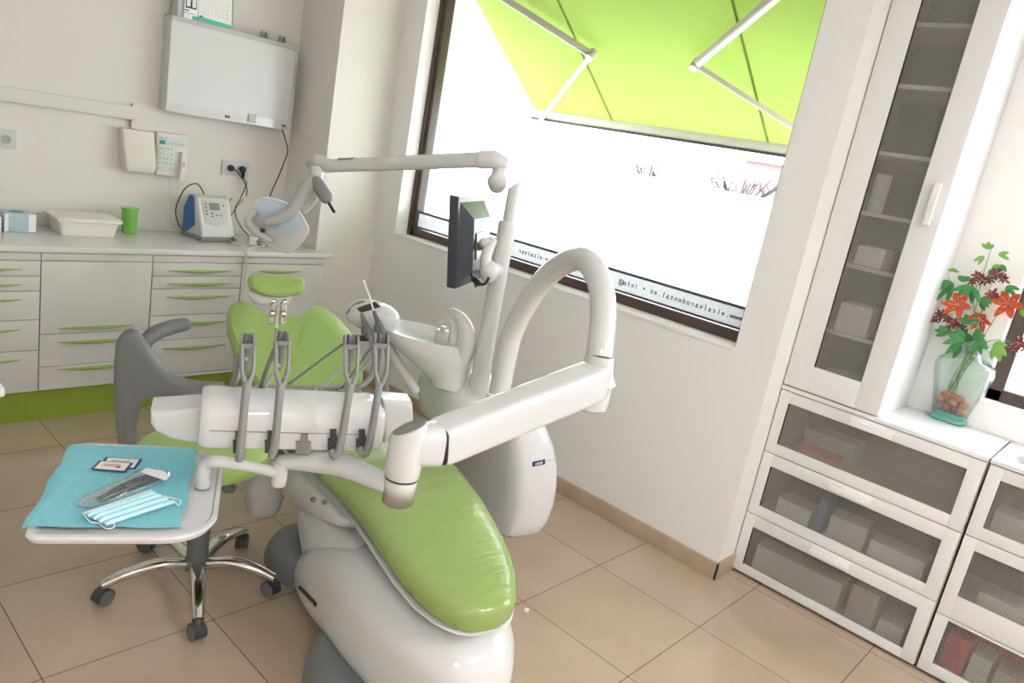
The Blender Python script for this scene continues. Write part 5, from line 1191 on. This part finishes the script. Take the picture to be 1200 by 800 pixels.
b = NB(); pts_ = [cL+(p-cL)*1.0+lnn*.006 for p in pl]; tube(b, pts_+[pts_[0]], .0055, n=10, sub=3); obj('clear_guard', b, white, hd__)
for quad in (((303, 241), (312, 235), (326, 237), (341, 244), (330, 256), (312, 259), (302, 252)), ((345, 250), (354, 262), (351, 270), (334, 276), (320, 269), (328, 262))):
    pq_ = [PP(x, y, lc+lnn*.012, lnn) for x, y in quad]; b = NB(); prism(b, pq_, lnn*.005, .002); obj('reflector', b, bulb_glass, hd__)
b = NB(); rtube(b, [PP(x, y, lc+lnn*.03, lnn) for x, y in ((297, 249), (291, 258), (297, 268), (308, 276), (318, 282))], [.012, .016, .018, .016, .010], n=14); obj('handle_rail', b, grey_s, hd__)
b = NB(); p = PP(308, 270, lc+lnn*.048, lnn); box(b, -.008, .008, -.008, .008, -.003, .003, .001, Matrix.Translation(p) @ lnn.to_track_quat('Z', 'Y').to_matrix().to_4x4()); obj('switch', b, dark, hd__)

# ================================================================ MONITOR
mo = thing('monitor', 'black flat monitor seen edge-on, hung on the pole of the dental unit', 'monitor', P(545, 325, 2.7))
tv = V((math.cos(math.radians(29)), math.sin(math.radians(29)), 0)); bnm = V((tv.y, -tv.x, 0))
A_ = P(526.5, 228, 2.56)
# plane through the near top corner; vertical sides
zb0 = PP(510, 333, A_, bnm).z; zt0 = A_.z; h_ = zt0-zb0
def MO(x, y, z): return V((A_.x, A_.y, zb0)) + tv*x + bnm*(y+.042*(1-z/h_)) + UZ*z
wM = .33
b = NB(); prism(b, [MO(0, 0, 0), MO(wM, 0, 0), MO(wM, 0, h_), MO(0, 0, h_)], bnm*.035, .004); obj('screen_casing', b, blackg, mo)
b = NB(); loft(b, [[MO(x, .035, z) for x, z in ((.02, .03), (wM-.02, .03), (wM-.02, h_-.02), (.02, h_-.02))], [MO(x, .075, z) for x, z in ((.06, .06), (wM-.06, .06), (wM-.06, h_-.07), (.06, h_-.07))]]); obj('rear_bulge', b, blackg, mo, flatsh=True)
b = NB(); prism(b, [MO(.012, -.001, .02), MO(wM-.012, -.001, .02), MO(wM-.012, -.001, h_-.02), MO(.012, -.001, h_-.02)], bnm*-.001); obj('screen', b, black, mo)
b = NB(); prism(b, [MO(x, .076, z) for x, z in ((.09, .10), (.21, .10), (.21, h_-.12), (.09, h_-.12))], bnm*.004, .002); vp = obj('mount_plate', b, steel, mo)
vm = MO(.15, .08, h_*.47)
jp = P(573, 292, 2.66)
b = NB(); rtube(b, [vm, vm+bnm*.03, P(566, 284, 2.66), P(576, 283, 2.67)], [.018, .018, .016, .015], n=14); obj('mount_arm', b, white_s, mo)
b = NB(); rtube(b, [P(578, 283, 2.67), P(572, 293, 2.66), P(569, 305, 2.66), P(571, 316, 2.66)], [.015, .020, .022, .022], n=14); obj('mount_arm', b, white, mo)
b = NB(); ell(b, P(573, 318, 2.67), .036, .034, .042); cyl(b, P(573, 316, 2.67), V((px_, py_, P(573, 316, 2.67).z)), .03); obj('mount_knuckle', b, white, mo)
b = NB(); c1 = MO(.12, .05, .05); tube(b, [c1, MO(.13, .07, -.0), P(556, 329, 2.66), P(562, 333, 2.64), P(569, 332, 2.63), P(573, 325, 2.63)], .005, n=8); rtube(b, [P(555, 327, 2.655), P(561, 332, 2.645)], .010, n=10); obj('cable', b, black, mo)
# brand sticker on the front of the unit body (found by casting onto the real surface)
bpy.context.view_layer.update()
mw = ub.matrix_world if False else WM(ub)
inv = mw.inverted(); me_ = ub.data
from mathutils.bvhtree import BVHTree
bvh = BVHTree.FromPolygons([mw @ v.co for v in me_.vertices], [list(p.vertices) for p in me_.polygons])
def hit(px, py):
    h = bvh.ray_cast(V((0, 0, HC)), ray(px, py).normalized()); return h[0], h[1]
hpt, hnn = hit(636, 541)
if hpt:
    hA, _ = hit(625, 543.5); hB, _ = hit(648, 538.0)
    hA = hA or hpt; hB = hB or hpt
    ex = (hB-hA).normalized(); ey = hnn.cross(ex).normalized(); ey = ey if ey.z > 0 else -ey
    # no part of a sticker may sink into the curved casing
    wS = (hB-hA).length
    def S(a, c, h=.0012): 
        q_ = hA+ex*(wS*a)+ey*c; hh = bvh.find_nearest(q_); return hh[0]+hh[1]*h
    b = NB(); cols = 8
    for k in range(cols):
        a0_, a1_ = -.06+.62*k/cols, -.06+.62*(k+1)/cols
        q4 = [S(a0_, -.0095), S(a1_, -.0095), S(a1_, .0095), S(a0_, .0095)]; prism(b, q4, hnn*.0006)
    sk = obj('brand_badge', b, navy, ub)
    b = NB(); M = Matrix.Translation(S(.25, 0, .0024)) @ Matrix((ex, ey, ex.cross(ey))).transposed().to_4x4()
    text(b, 'vitali', .020, M, .0003); obj('badge_lettering', b, paper, sk)
    b = NB(); M = Matrix.Translation(S(.80, .0, .0018)) @ Matrix((ex, ey, ex.cross(ey))).transposed().to_4x4()
    text(b, 'W', .010, M, .0003)
    for k in range(3): M2 = Matrix.Translation(S(.66+.17*k, .0, .0008)) @ Matrix((ex, ey, ex.cross(ey))).transposed().to_4x4(); box(b, -.0035, .0035, -.005, .005, 0, .0005, 0, M2) if k != 1 else None
    obj('badge_print', b, grey_s, sk)

# ================================================================ LIGHT
w = bpy.data.worlds.new('overcast'); bpy.context.scene.world = w; w.use_nodes = True
bg = w.node_tree.nodes['Background']; bg.inputs[0].default_value = (.94, .975, 1.0, 1); bg.inputs[1].default_value = WORLD
def portal(y0, y1, z0, z1, x):
    l = bpy.data.lights.new('window_portal', 'AREA'); l.shape = 'RECTANGLE'; l.size = abs(z1-z0); l.size_y = abs(y1-y0); l.cycles.is_portal = True
    o = bpy.data.objects.new('window_portal', l); C.objects.link(o); o.location = (x, (y0+y1)/2, (z0+z1)/2); o.rotation_euler = (0, math.radians(90), 0)
portal(WY0, WY1, WZ0, WZ1, XO+.01)
portal(V0, V1, WZ0, WZ1, XR+.26)
sc = bpy.context.scene
sc.view_settings.view_transform = 'Standard'; sc.view_settings.look = 'None'; sc.view_settings.gamma = 1
sc.view_settings.use_curve_mapping = False; sc.view_settings.exposure = EXPO
